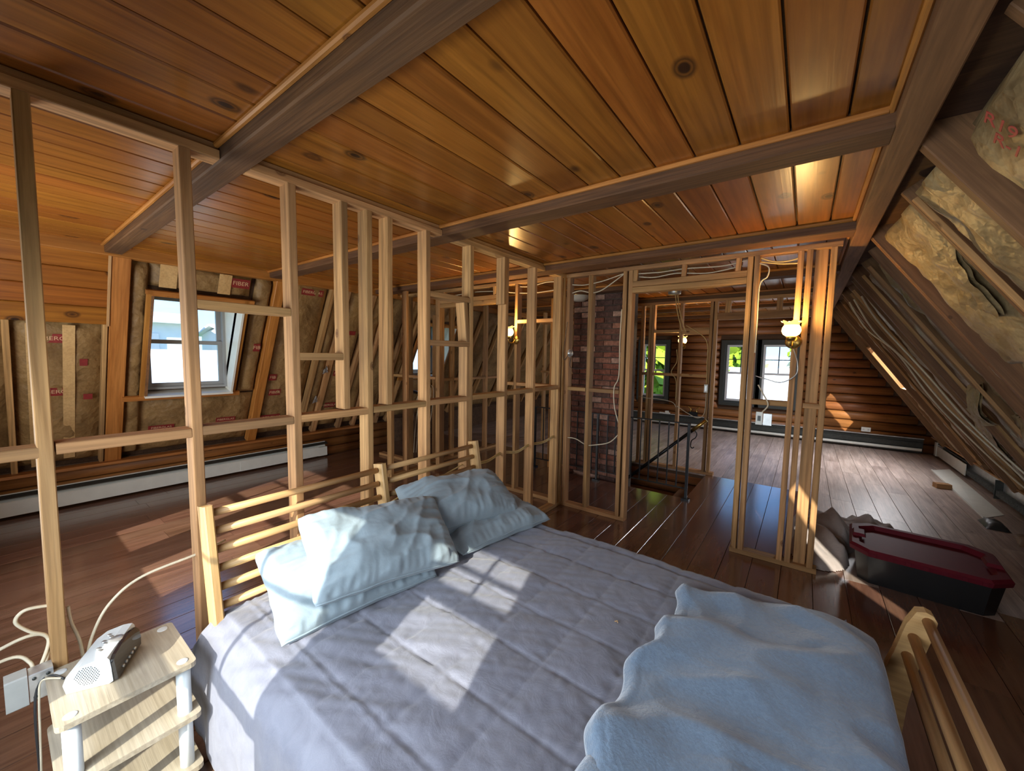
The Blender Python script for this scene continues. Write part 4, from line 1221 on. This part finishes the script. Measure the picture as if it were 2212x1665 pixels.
for y in (0.535, 2.12):
    # footboard post: leans out, with a rounded shaped head
    mb = MB()
    prof = [(0.335, 0.0), (0.385, 0.0), (0.40, 0.25), (0.418, 0.40), (0.455, 0.585), (0.458, 0.618), (0.445, 0.640), (0.425, 0.648), (0.400, 0.640), (0.375, 0.58), (0.348, 0.45), (0.330, 0.38), (0.332, 0.25)]
    mb.prism([(a, y - 0.022, b) for a, b in prof], (0, 0, 0), (0, 0.044, 0))
    mb.build('footboard_post', 'bedwood', bed)
for x, z in ((0.432, 0.612), (0.398, 0.535), (0.385, 0.455)):
    bar('footboard_slat', (x, 0.55, z), (x, 2.105, z), 0.034, 0.034, (0, 0, 1), 'bedwood', bed, 0, 'round')
mt = MB(); mt.box(-1.82, 0.27, 0.58, 2.08, 0.20, 0.44); 
M['sheet'] = cloth('grey mattress cover', (0.36, 0.38, 0.44), (0.28, 0.30, 0.36))
mt.build('mattress', 'sheet', bed)

# ---- comforter: quilted grey cover draped over both sides and the foot
M['comforter'] = cloth('grey quilted microfibre', (0.19, 0.198, 0.245), (0.15, 0.157, 0.20), 0.62, 420, 0.16, 14, 0.25)
def path(points, n):
    """resample a smooth polyline to n+1 points, returns list of (a,b)"""
    pts = spline([(a, b, 0) for a, b in points], 12)
    L = [0]
    for p, q in zip(pts, pts[1:]):
        L.append(L[-1] + (q - p).length)
    out = []
    j = 0
    for i in range(n + 1):
        s = L[-1] * i / n
        while j < len(L) - 2 and L[j + 1] < s:
            j += 1
        f = (s - L[j]) / max(1e-9, L[j + 1] - L[j])
        p = pts[j].lerp(pts[j + 1], f)
        out.append((p.x, p.y))
    return out
ZT = 0.515
NYC, NXC = 270, 250
py = path([(0.452, 0.055), (0.452, 0.20), (0.455, 0.36), (0.47, 0.45), (0.53, 0.503), (0.62, ZT), (1.3, ZT + 0.008), (2.02, ZT), (2.11, 0.50), (2.165, 0.44), (2.18, 0.34), (2.185, 0.16)], NYC)
px = path([(-1.895, ZT - 0.03), (-1.80, ZT), (-1.0, ZT + 0.005), (0.08, ZT), (0.20, 0.498), (0.275, 0.44), (0.305, 0.36), (0.315, 0.20)], NXC)
def comf_height(x, y):
    """quilting and wrinkles on the flat part"""
    def seam(c, p, o):
        d = abs(((c - o + p / 2) % p) - p / 2)
        return math.exp(-(d / 0.007) ** 2), math.cos(math.pi * (d / (p / 2) - 1) / 2) if False else min(1, d / (p / 2))
    s1, d1 = seam(y, 0.233, 0.645)
    s2, d2 = seam(x, 0.236, -0.447)
    puff = 0.0055 * (1 - (1 - d1) ** 2.5) * (1 - (1 - d2) ** 2.5)
    h = puff - 0.0055 * max(s1, 0.6 * s2)
    q = Vector((x * 3.0 + 1.3, y * 3.0, 0.3))
    h += 0.010 * noise.noise(q)
    # long soft folds fanning out from the pillows
    w = max(0, min(1, (-0.35 - x) / 0.8))
    r = y - 0.55 * x
    h += 0.010 * w * noise.noise(Vector((r * 12, (x + y) * 1.6, 2.0)))
    h += 0.0055 * w * noise.noise(Vector((r * 27, (x + y) * 2.6, 4.0)))
    # small puckers gathered along the stitching
    h += 0.0045 * (math.exp(-(d1 * 0.1165 / 0.045) ** 2)) * noise.noise(Vector((x * 38, y * 9, 5.0)))
    h += 0.004 * (math.exp(-(d2 * 0.118 / 0.045) ** 2)) * noise.noise(Vector((x * 9, y * 38, 6.0)))
    h += 0.0045 * (1 - w) * noise.noise(Vector((x * 15, y * 11, 5.0))) + 0.0025 * noise.noise(Vector((x * 34, y * 30, 7.0)))
    return h
verts = []
for i in range(NXC + 1):
    xx, zx = px[i]
    for j in range(NYC + 1):
        yy, zy = py[j]
        dz_x, dz_y = ZT - zx, ZT - zy
        z = ZT - (dz_x ** 1.5 + dz_y ** 1.5) ** (1 / 1.5) if dz_x > 0 and dz_y > 0 else ZT - max(dz_x, 0) - max(dz_y, 0) + (0.008 if dz_y < 0 else 0) * 0.5
        z = max(z, 0.03)
        drop = min(1, max(0, (ZT - z) / 0.30))
        h = comf_height(xx, yy)
        # folds of the hanging sides
        fo = drop * (0.030 * noise.noise(Vector((xx * 5.5, 1.7, z * 1.5))) + 0.012 * noise.noise(Vector((xx * 15, 4.2, z * 2))))
        x_, y_ = xx, yy
        if yy < 0.6:
            y_ = yy - fo - 0.02 * drop
            if xx < -1.6:
                x_ = xx - 0.05 * drop * (-1.6 - xx) / 0.3
        elif yy > 2.05:
            y_ = yy + abs(fo)
        if xx > 0.2:
            x_ = xx + 0.5 * drop * 0.03 * noise.noise(Vector((yy * 6, 9.0, z)))
        verts.append(Vector((x_, y_, z + h * (1 - 0.6 * drop))))
faces = []
for i in range(NXC):
    for j in range(NYC):
        a = i * (NYC + 1) + j
        faces.append((a, a + NYC + 1, a + NYC + 2, a + 1))
cf = mesh_obj('comforter', verts, faces, 'comforter', None, True, label='grey quilted comforter spread over the pine bed', cat='comforter')
sol = cf.modifiers.new('thickness', 'SOLIDIFY'); sol.thickness = 0.012; sol.offset = -1
# a little piece of lint
mb = MB(); mb.tube([(-0.557, 1.47, ZT + 0.017), (-0.549, 1.478, ZT + 0.018), (-0.545, 1.470, ZT + 0.017)], 0.002, 5)
mb.build('wood_splinter', 'bedwood', None, label='tiny wood splinter lying on the grey comforter', cat='splinter')

# ---- fleece throw at the foot of the bed
M['fleece'] = cloth('dusty blue fleece', (0.14, 0.205, 0.285), (0.105, 0.155, 0.225), 0.95, 240, 0.30, 70, 0.6, 0.0)
def throw_pt(a, b):
    # b: 0 near .. 1 far, a: 0 left edge .. 1 right edge
    y = 0.52 + b * (1.33 + 0.27 * a)
    edge = -0.385 + 0.05 * math.sin(b * 9 + 0.6) * (1 - b) + 0.018 * math.sin(b * 31) + 0.02 * noise.noise(Vector((b * 14, 0.4, 0))) - 0.02 * (1 - b)
    x = edge + a * (0.285 - edge)
    base = ZT + 0.012
    if x > 0.10:
        base -= 0.55 * max(0, x - 0.12) ** 1.6 * 1.4
    if y > 2.0:
        base -= 0.8 * (y - 2.0) ** 1.5
    # folds start at the gathered left edge and die out towards the right
    w = (1 - a) ** 1.2
    ph = y * 15 - a * 4.5 + 2.2 * noise.noise(Vector((a * 2, y * 2.2, 3)))
    fold = 0.034 * w * (0.5 + 0.5 * math.sin(ph)) ** 1.6
    q = Vector((x * 4.5, y * 4.5, 8.0))
    def ridge(v_):
        return max(0.0, 1 - abs(noise.noise(v_)) * 3.2)
    fold += 0.026 * ridge(Vector((x * 1.6 + y * 0.9, y * 3.4 - x * 1.1, 2.2))) + 0.020 * ridge(Vector((x * 2.6 - y * 1.2, y * 2.2 + x, 6.1)))
    fold += 0.012 * noise.noise(q) + 0.004 * noise.noise(q * 3)
    e = min(1, min(a, 1 - a, b, 1 - b) * 25)
    z = base + (0.010 + fold) * (0.35 + 0.65 * e) + 0.004
    # hem ridge
    if a < 0.06:
        z += 0.006 * math.sin(min(1, a / 0.06) * math.pi)
    return Vector((x, y, z))
NA, NBv = 110, 180
mb = MB(); mb.grid(throw_pt, NA, NBv)
th = mb.build('throw_blanket', 'fleece', None, True, label='dusty blue fleece throw crumpled over the foot of the bed', cat='blanket')
sol = th.modifiers.new('thickness', 'SOLIDIFY'); sol.thickness = 0.010; sol.offset = -1
# its near left corner is folded back on itself
def fold_pt(a, b):
    x = -0.42 + 0.17 * a + 0.03 * b
    y = 0.60 + 0.30 * b * (1 - 0.25 * a)
    z = ZT + 0.050 + 0.022 * math.sin(math.pi * min(1, a * 1.05)) + 0.008 * noise.noise(Vector((x * 9, y * 9, 2)))
    e = min(1, min(a, 1 - a, b, 1 - b) * 9)
    return Vector((x, y, z - 0.03 * (1 - e ** 0.5)))
mb = MB(); mb.grid(fold_pt, 24, 30)
fo_ = mb.build('folded_corner', 'fleece', th, True)
sol = fo_.modifiers.new('thickness', 'SOLIDIFY'); sol.thickness = 0.014; sol.offset = -1

# ---- pillows
M['pillow'] = cloth('pale blue pillowcase', (0.25, 0.315, 0.355), (0.225, 0.29, 0.33), 0.8, 500, 0.12, 10, 0.2)
def pillow(center, lon, sho, hl_, hs, tk, seed, label, bend=0.0, wr=1.0):
    lon = Vector(lon).normalized(); sho = Vector(sho)
    sho = (sho - lon * sho.dot(lon)).normalized()
    nor = lon.cross(sho)
    if nor.z < 0:
        nor = -nor
    c = Vector(center)
    NU, NV = 80, 56
    def pt(u, v, sgn):
        au, av = abs(u), abs(v)
        pin = 1 - 0.10 * (1 - au ** 2) * av ** 6 - 0.0
        pu = u * (1 - 0.055 * (1 - av ** 1.6) + 0.012 * noise.noise(Vector((seed, v * 4, 2))))
        pv = v * (1 - 0.075 * (1 - au ** 1.6) + 0.03 * noise.noise(Vector((u * 3.3, seed, 1))))
        t = tk * ((1 - au ** 2.6) ** 0.46) * ((1 - av ** 2.4) ** 0.46)
        q = Vector((u * 2.2 + seed * 5, v * 2.0, seed + sgn))
        edge = max(au, av)
        def rg(v_):
            return max(0.0, 1 - abs(noise.noise(v_)) * 3.0) ** 1.5
        wrk = wr * (0.024 * noise.noise(q * 0.9) + 0.012 * rg(Vector((u * 1.1 + v * 1.6 + seed, v * 1.3 - u * 0.9, seed * 2.0))) + 0.008 * rg(Vector((u * 2.6 + v * 0.8 + seed, v * 0.9, 7.0)))
                    + 0.014 * edge ** 3 * noise.noise(Vector((u * 13 if av > au else v * 11, seed * 3.0, sgn))) + 0.0012 * noise.noise(q * 7))
        k_ = min(1, (1 - edge) * 9)
        z = sgn * (t * (1.0 if sgn > 0 else 0.55) + wrk * k_ * (1 if sgn > 0 else 0.3)) + bend * (u * u)
        rc_ = 1 - 0.045 * (au * av) ** 5
        return c + lon * (pu * hl_ * rc_) + sho * (pv * hs * rc_) + nor * z
    mb = MB()
    mb.grid(lambda a, b: pt(a * 2 - 1, b * 2 - 1, 1), NU, NV)
    m2 = MB(); m2.grid(lambda a, b: pt(a * 2 - 1, b * 2 - 1, -1), NU, NV)
    mb.add(m2.v, [f[::-1] for f in m2.f])
    bm = bmesh.new()
    vs = [bm.verts.new(v) for v in mb.v]
    for f in mb.f:
        bm.faces.new([vs[i] for i in f])
    bmesh.ops.remove_doubles(bm, verts=bm.verts, dist=0.0005)
    bmesh.ops.recalc_face_normals(bm, faces=bm.faces)
    bm.verts.index_update()
    V_ = [v.co.copy() for v in bm.verts]
    F_ = [[v.index for v in f.verts] for f in bm.faces]
    bm.free()
    p = mesh_obj('pillow', V_, F_, 'pillow', None, True, label=label, cat='pillow', group='pale blue pillows on the bed')
    # stitched hem along the open end of the case
    mh = MB(); mh.tube([pt(-1 + 2 * i / 30, 0.985, 1) for i in range(31)], 0.0035, 5); mh.build('hem', 'pillow', p, True)
    return p
pillow((-1.585, 0.945, 0.635), (0.12, 1, -0.02), (0.78, -0.02, -0.50), 0.355, 0.21, 0.095, 1, 'pale blue pillow lowest on the left, nearest the nightstand')
pillow((-1.515, 1.06, 0.728), (0.16, 1, -0.10), (0.72, 0.02, -0.62), 0.35, 0.20, 0.105, 2, 'sunlit pale blue pillow leaning on top of the left pillow')
pillow((-1.535, 1.83, 0.578), (0.13, 1, -0.03), (0.85, -0.05, -0.16), 0.38, 0.22, 0.075, 4, 'flattened pale blue pillow under the plump one on the right')
pillow((-1.64, 1.69, 0.70), (0.20, 1, -0.06), (0.80, -0.14, -0.42), 0.365, 0.20, 0.145, 3, 'plump pale blue pillow on top at the right side of the bed')

# ================================================================== NIGHTSTAND
ns = thing('nightstand', (-1.855, 0.235, 0), 'small pale oak laminate nightstand with thick white tube legs', 'nightstand')
NX0, NX1, NY0, NY1 = -2.022, -1.688, 0.062, 0.398
def shelf(z, name, y0=NY0, y1=NY1, x0=NX0, x1=NX1):
    r = 0.018
    mb = MB()
    poly = []
    for cx, cy, a0 in ((x1 - r, y1 - r, 0), (x0 + r, y1 - r, 90), (x0 + r, y0 + r, 180), (x1 - r, y0 + r, 270)):
        for k in range(4):
            q = R(a0 + 30 * k)
            poly.append((cx + r * math.cos(q), cy + r * math.sin(q), z - 0.009))
    mb.prism(poly, (0, 0, 0), (0, 0, 0.018))
    return mb.build(name, 'oak', ns)
sh = shelf(0.478, 'table_top')
shelf(0.285, 'shelf', NY0 - 0.004, NY1 + 0.006, NX0, NX1 + 0.010)
shelf(0.085, 'shelf', NY0 - 0.004, NY1 + 0.006, NX0, NX1 + 0.010)
M['leg_white'] = plain('glossy white plastic tube', (0.62, 0.66, 0.67), 0.28)
for x in (NX0 + 0.034, NX1 - 0.034):
    for y in (NY0 + 0.034, NY1 - 0.034):
        mb = MB(); mb.tube([(x, y, 0.0), (x, y, 0.468)], 0.021, 16); mb.build('leg', 'leg_white', ns, True)
        mb = MB(); mb.lathe((x, y, 0.486), [(0.0, 0.004), (0.014, 0.0035), (0.0165, 0.002), (0.0165, 0.0)], 18); mb.build('leg_cap', 'leg_white', sh, True)

# ---- clock radio
ck = thing('clock_radio', (-1.86, 0.19, 0.4872), 'white and silver clock radio with glossy black face on the nightstand', 'clock radio')
e1, e2 = Vector((-0.88, 0.475, 0)), Vector((-0.475, -0.88, 0))
O = Vector((-1.788, 0.192, 0.4885))
M['clock_white'] = plain('white clock plastic', (0.55, 0.58, 0.58), 0.35)
M['clock_black'] = plain('glossy black display', (0.008, 0.008, 0.010), 0.06, 0, 0.0, 10, 0, 0.5)
def ckp(w, d, h):
    return O + e1 * w + e2 * d + Vector((0, 0, h))
prof = [(0.004, 0.0), (-0.006, 0.006), (-0.003, 0.055), (0.0, 0.082), (0.006, 0.091), (0.03, 0.092), (0.075, 0.080), (0.105, 0.058), (0.115, 0.03), (0.108, 0.0)]
mb = MB(); mb.prism([ckp(0.0, d, h) for d, h in prof], (0, 0, 0), e1 * 0.185)
bd = mb.build('body', 'clock_white', ck)
mb = MB()
fp = [(0.004, 0.006), (0.18, 0.006), (0.188, 0.03), (0.186, 0.062), (0.165, 0.084), (0.12, 0.094), (0.07, 0.093), (0.02, 0.087), (0.002, 0.08)]
mb.prism([ckp(w, -0.008 + h * 0.10, h) for w, h in fp], (0, 0, 0), e2 * -0.010)
face = mb.build('front_face', 'clock_black', ck)
for i in range(5):
    mb = MB(); p = ckp(0.045 + 0.022 * i, -0.0158, 0.022); mb.lathe(p, [(0.0, 0.003), (0.005, 0.003), (0.005, 0.0)], 8, -e2); mb.build('button', 'steel', face, True)
for i in range(6):
    mb = MB(); p = ckp(0.05 + 0.018 * i, 0.042 + 0.012 * (i % 2), 0.0895 - 0.002 * (i % 2)); mb.lathe(p, [(0.0, 0.003), (0.006, 0.003), (0.006, 0.0)], 10); mb.build('button', 'steel', bd, True)
mb = MB(); mb.lathe(ckp(0.10, 0.020, 0.0915), [(0.0, 0.002), (0.021, 0.002), (0.022, 0.0)], 20); mb.build('snooze_bar', 'steel', bd, True)
mb = MB()
for i in range(-5, 6):
    for j in range(-5, 6):
        dd, hh = 0.055 + i * 0.0062 + (j % 2) * 0.0031, 0.045 + j * 0.0056
        if (dd - 0.055) ** 2 + (hh - 0.045) ** 2 < 0.031 ** 2:
            mb.lathe(ckp(-0.0003, dd, hh), [(0.0, 0.0004), (0.0016, 0.0004), (0.0016, 0.0)], 6, -e1)
o = mb.build('speaker_grille', 'dark_metal', bd); o['kind'] = 'stuff'
cable('power_cord', [(-1.93, 0.10, 0.492), (-1.99, 0.075, 0.488), (-2.005, 0.045, 0.46), (-1.99, 0.035, 0.36), (-1.985, 0.035, 0.18), (-1.97, 0.03, 0.006)], 0.0035, 'black_cord', 'black power cord hanging from the clock radio down beside the nightstand')
cable('power_cord', [(-1.94, 0.095, 0.492), (-1.985, 0.055, 0.485), (-1.985, 0.046, 0.42), (-1.975, 0.042, 0.30), (-1.965, 0.038, 0.18), (-1.95, 0.03, 0.006)], 0.003, 'cable', 'thin pale cord beside the black one at the nightstand')

# ---- rug corner between nightstand and bed
M['rug'] = cloth('cream rug pile', (0.62, 0.55, 0.42), (0.50, 0.44, 0.33), 0.95, 120, 0.6, 60, 0.5)
mb = MB()
mb.grid(lambda a, b: (-1.62 + 0.75 * a, 0.02 + 0.44 * b, 0.001 + 0.011 * min(1, min(a, 1 - a, b, 1 - b) * 30) + 0.003 * noise.noise(Vector((a * 30, b * 20, 0)))), 40, 24)
mb.build('rug', 'rug', None, True, label='cream shaggy rug on the floor beside the bed', cat='rug')

# ================================================================== STORAGE BIN + SHEET
bn = thing('storage_bin', (0.74, 3.98, 0), 'low black storage tote with a dark red lid on the floor', 'storage bin')
M['bin_black'] = plain('black plastic', (0.010, 0.011, 0.013), 0.35, 0, 0.1)
M['bin_red'] = plain('dark red plastic', (0.115, 0.007, 0.016), 0.5, 0, 0.1)
BROT = R(-4)
def bp(x, y, z):
    return Vector((0.745 + x * math.cos(BROT) - y * math.sin(BROT), 3.985 + x * math.sin(BROT) + y * math.cos(BROT), z))
def octo(hx_, hy_, ch_, z):
    return [bp(a, b, z) for a, b in ((-hx_ + ch_, -hy_), (hx_ - ch_, -hy_), (hx_, -hy_ + ch_), (hx_, hy_ - ch_), (hx_ - ch_, hy_), (-hx_ + ch_, hy_), (-hx_, hy_ - ch_), (-hx_, -hy_ + ch_))]
def rings(mb, rs, cap0=True, cap1=True):
    k0 = len(mb.v)
    n = len(rs[0])
    for r_ in rs:
        mb.v += r_
    for i in range(len(rs) - 1):
        for j in range(n):
            j2 = (j + 1) % n
            mb.f.append([k0 + i * n + j, k0 + i * n + j2, k0 + (i + 1) * n + j2, k0 + (i + 1) * n + j])
    if cap0: mb.f.append([k0 + j for j in range(n)][::-1])
    if cap1: mb.f.append([k0 + (len(rs) - 1) * n + j for j in range(n)])
    return mb
mb = MB(); rings(mb, [octo(0.33, 0.26, 0.06, 0.0), octo(0.36, 0.29, 0.07, 0.225)]); body = mb.build('tub', 'bin_black', bn)
mb = MB(); rings(mb, [octo(0.385, 0.318, 0.10, 0.215), octo(0.39, 0.322, 0.10, 0.245), octo(0.375, 0.308, 0.098, 0.262), octo(0.335, 0.268, 0.09, 0.262), octo(0.315, 0.25, 0.085, 0.232)], True, True); lid = mb.build('lid', 'bin_red', bn)
for sx_ in (-1, 1):
    mb = MB(); rings(mb, [[bp(sx_ * 0.335 + a, b, 0.2615) for a, b in ((-0.04, -0.07), (0.04, -0.07), (0.04, 0.07), (-0.04, 0.07))], [bp(sx_ * 0.335 + a, b, 0.282) for a, b in ((-0.03, -0.055), (0.03, -0.055), (0.03, 0.055), (-0.03, 0.055))]]); mb.build('latch', 'bin_red', lid)
for i in range(-3, 4):
    mb = MB(); rings(mb, [[bp(i * 0.085 + a, -0.322 + b, 0.219) for a, b in ((-0.012, -0.004), (0.012, -0.004), (0.012, 0.004), (-0.012, 0.004))], [bp(i * 0.085 + a, -0.323 + b, 0.243) for a, b in ((-0.012, -0.004), (0.012, -0.004), (0.012, 0.004), (-0.012, 0.004))]]); mb.build('rim_tab', 'bin_red', lid)
M['bin_red'].node_tree.nodes['Principled BSDF'].inputs['Specular IOR Level'].default_value = 0.2
M['bin_red'].node_tree.nodes['Principled BSDF'].inputs['Roughness'].default_value = 0.6
M['linen'] = cloth('beige bed linen', (0.42, 0.36, 0.33), (0.33, 0.28, 0.26), 0.85, 400, 0.3, 8)
def linen_h(x, y):
    h = 0.0
    for cx, cy, rx, ry, hh in ((0.17, 4.10, 0.20, 0.36, 0.26), (0.20, 4.42, 0.24, 0.30, 0.30), (0.50, 4.62, 0.30, 0.22, 0.22), (0.78, 4.66, 0.20, 0.14, 0.10)):
        d = ((x - cx) / rx) ** 2 + ((y - cy) / ry) ** 2
        if d < 1:
            h = max(h, hh * (1 - d) ** 0.55)
    if h <= 0:
        return -1
    def rg(v_):
        return max(0.0, 1 - abs(noise.noise(v_)) * 2.6)
    k_ = min(1, h / 0.12)
    return h * (0.75 + 0.30 * noise.noise(Vector((x * 5, y * 5, 1)))) + k_ * (0.07 * rg(Vector((x * 4.2 + y * 1.5, y * 2.2, 3.1))) + 0.035 * rg(Vector((x * 7 - y * 3, y * 6, 8.4))) - 0.03) + 0.004
NLX, NLY = 80, 90
lv, keep_ = [], {}
for i in range(NLX + 1):
    for j in range(NLY + 1):
        x, y = -0.05 + 1.05 * i / NLX, 3.72 + 1.15 * j / NLY
        lv.append(Vector((x, y, max(0.004, linen_h(x, y)))))
lf = []
for i in range(NLX):
    for j in range(NLY):
        a = i * (NLY + 1) + j
        q = [a, a + NLY + 1, a + NLY + 2, a + 1]
        if any(lv[k_].z > 0.0045 for k_ in q):
            lf.append(q)
used = sorted({i for f in lf for i in f})
mp_ = {v: k_ for k_, v in enumerate(used)}
mesh_obj('bundled_sheet', [lv[i] for i in used], [[mp_[i] for i in f] for f in lf], 'linen', None, True, label='beige bed sheet bundled on the floor behind the black tote', cat='sheet')

# ================================================================== OUTSIDE
M['ext_white'] = plain('white siding', (0.80, 0.80, 0.78), 0.8, 0, 0.04, 3)
M['ext_roof'] = plain('pale weathered roof', (0.74, 0.75, 0.76), 0.8, 0, 0.06, 4)
M['ext_grey'] = plain('grey shingle', (0.42, 0.45, 0.47), 0.8, 0, 0.1, 6)
M['ext_glass'] = plain('dark outside window', (0.35, 0.42, 0.5), 0.2)
M['grass'] = plain('lawn', (0.16, 0.30, 0.05), 0.9, 0, 0.4, 2)
M['leaf'] = plain('bright foliage', (0.32, 0.46, 0.03), 0.7, 0, 0.45, 1.2)
M['bark'] = plain('bark', (0.12, 0.08, 0.05), 0.9, 0, 0.3, 8)
mb = MB(); mb.grid(lambda a, b: (-60 + 120 * a, -60 + 130 * b, -3.3 + 0.3 * noise.noise(Vector((a * 6, b * 6, 0)))), 20, 20)
g_ = mb.build('ground', 'grass', None, True, label='lawn outside below the windows', cat='lawn', kind='structure')
def house(x0, x1, y0, y1, zb, ze, zr, along, label, walls='ext_white', roof='ext_roof', wins=()):
    h = thing('house', ((x0 + x1) / 2, (y0 + y1) / 2, zb), label, 'house')
    mb = MB()
    xm, ym = (x0 + x1) / 2, (y0 + y1) / 2
    if along == 'y':
        mb.prism([(x0, y0, zb), (x1, y0, zb), (x1, y0, ze), (xm, y0, zr), (x0, y0, ze)], (0, 0, 0), (0, y1 - y0, 0))
        rf = [[(x1 + 0.4, y0 - 0.3, ze - 0.15), (xm, y0 - 0.3, zr + 0.12), (xm, y1 + 0.3, zr + 0.12), (x1 + 0.4, y1 + 0.3, ze - 0.15)], [(x0 - 0.4, y0 - 0.3, ze - 0.15), (xm, y0 - 0.3, zr + 0.12), (xm, y1 + 0.3, zr + 0.12), (x0 - 0.4, y1 + 0.3, ze - 0.15)]]
    else:
        mb.prism([(x0, y0, zb), (x0, y1, zb), (x0, y1, ze), (x0, ym, zr), (x0, y0, ze)], (0, 0, 0), (x1 - x0, 0, 0))
        rf = [[(x0 - 0.3, y0 - 0.4, ze - 0.15), (x0 - 0.3, ym, zr + 0.12), (x1 + 0.3, ym, zr + 0.12), (x1 + 0.3, y0 - 0.4, ze - 0.15)], [(x0 - 0.3, y1 + 0.4, ze - 0.15), (x0 - 0.3, ym, zr + 0.12), (x1 + 0.3, ym, zr + 0.12), (x1 + 0.3, y1 + 0.4, ze - 0.15)]]
    mb.build('walls', walls, h)
    for r_ in rf:
        mb = MB(); mb.prism(r_, (0, 0, 0), (0, 0, 0.12)); ro = mb.build('roof', roof, h)
    for (a, b, c, d, e, f) in wins:
        mb = MB(); mb.box(a, b, c, d, e, f); mb.build('window', 'ext_glass', h)
    return h
house(-22, -14, 2.2, 8.5, -3.3, -0.2, 1.35, 'y', 'white house with pale roof filling the lower half of the dormer window', wins=[(-13.99, -13.9, 4.6, 5.4, -1.6, -0.6)])
house(-31, -27, 4.0, 6.5, -3.3, 3.1, 3.4, 'y', 'tall white house end showing on the left in the dormer window', wins=[(-26.99, -26.9, 4.8, 5.4, 1.4, 2.4)])
house(-31, -26, 8.3, 12.5, -3.3, 2.6, 2.9, 'y', 'white house end showing on the right in the dormer window', 'ext_white', 'ext_roof', [(-25.99, -25.9, 9.2, 9.9, 1.0, 1.9)])
house(-9, 9, 18.5, 26.5, -3.3, -1.2, 0.95, 'x', 'pale roofed neighbour house outside the far window pair', wins=[(-1.5, -0.6, 18.4, 18.49, -2.2, -1.2)])
def tree(x, y, zb, h, r, seed, label):
    rnd = random.Random(seed)
    t = thing('tree', (x, y, zb), label, 'tree', 'trees outside the far windows')
    mb = MB(); mb.tube([(x, y, zb), (x + 0.1, y, zb + h * 0.5), (x, y + 0.1, zb + h * 0.9)], [0.22, 0.14, 0.04], 8); mb.build('trunk', 'bark', t, True)
    mb = MB()
    for i in range(2600):
        d = Vector((rnd.gauss(0, 1), rnd.gauss(0, 1), rnd.gauss(0, 1))).normalized()
        q = rnd.uniform(0.55, 1.0) * (1 + 0.25 * noise.noise(d * 2.5 + Vector((seed, 0, 0))))
        p = Vector((x + d.x * r * q, y + d.y * r * q, zb + h * 0.62 + d.z * h * 0.42 * q))
        a = Vector((rnd.gauss(0, 1), rnd.gauss(0, 1), rnd.gauss(0, 1))).normalized()
        b = a.orthogonal().normalized()
        s = rnd.uniform(0.16, 0.30) * r / 2
        mb.add([p - a * s, p + b * s * 0.6, p + a * s, p - b * s * 0.6], [(0, 1, 2, 3)])
    mb.build('crown', 'leaf', t)
tree(-4.7, 14.8, -3.3, 8.2, 2.4, 1, 'leafy green tree filling the narrow single window')
tree(-4.6, 31.0, -3.3, 9.0, 2.4, 2, 'leafy green tree behind the roof, in the left sash of the pair')
tree(1.4, 32.0, -3.3, 8.4, 2.2, 3, 'leafy green tree behind the roof, in the right sash of the pair')
tree(-13.8, 19.0, -3.3, 8.5, 2.6, 4, 'leafy green tree farthest left outside the far wall')
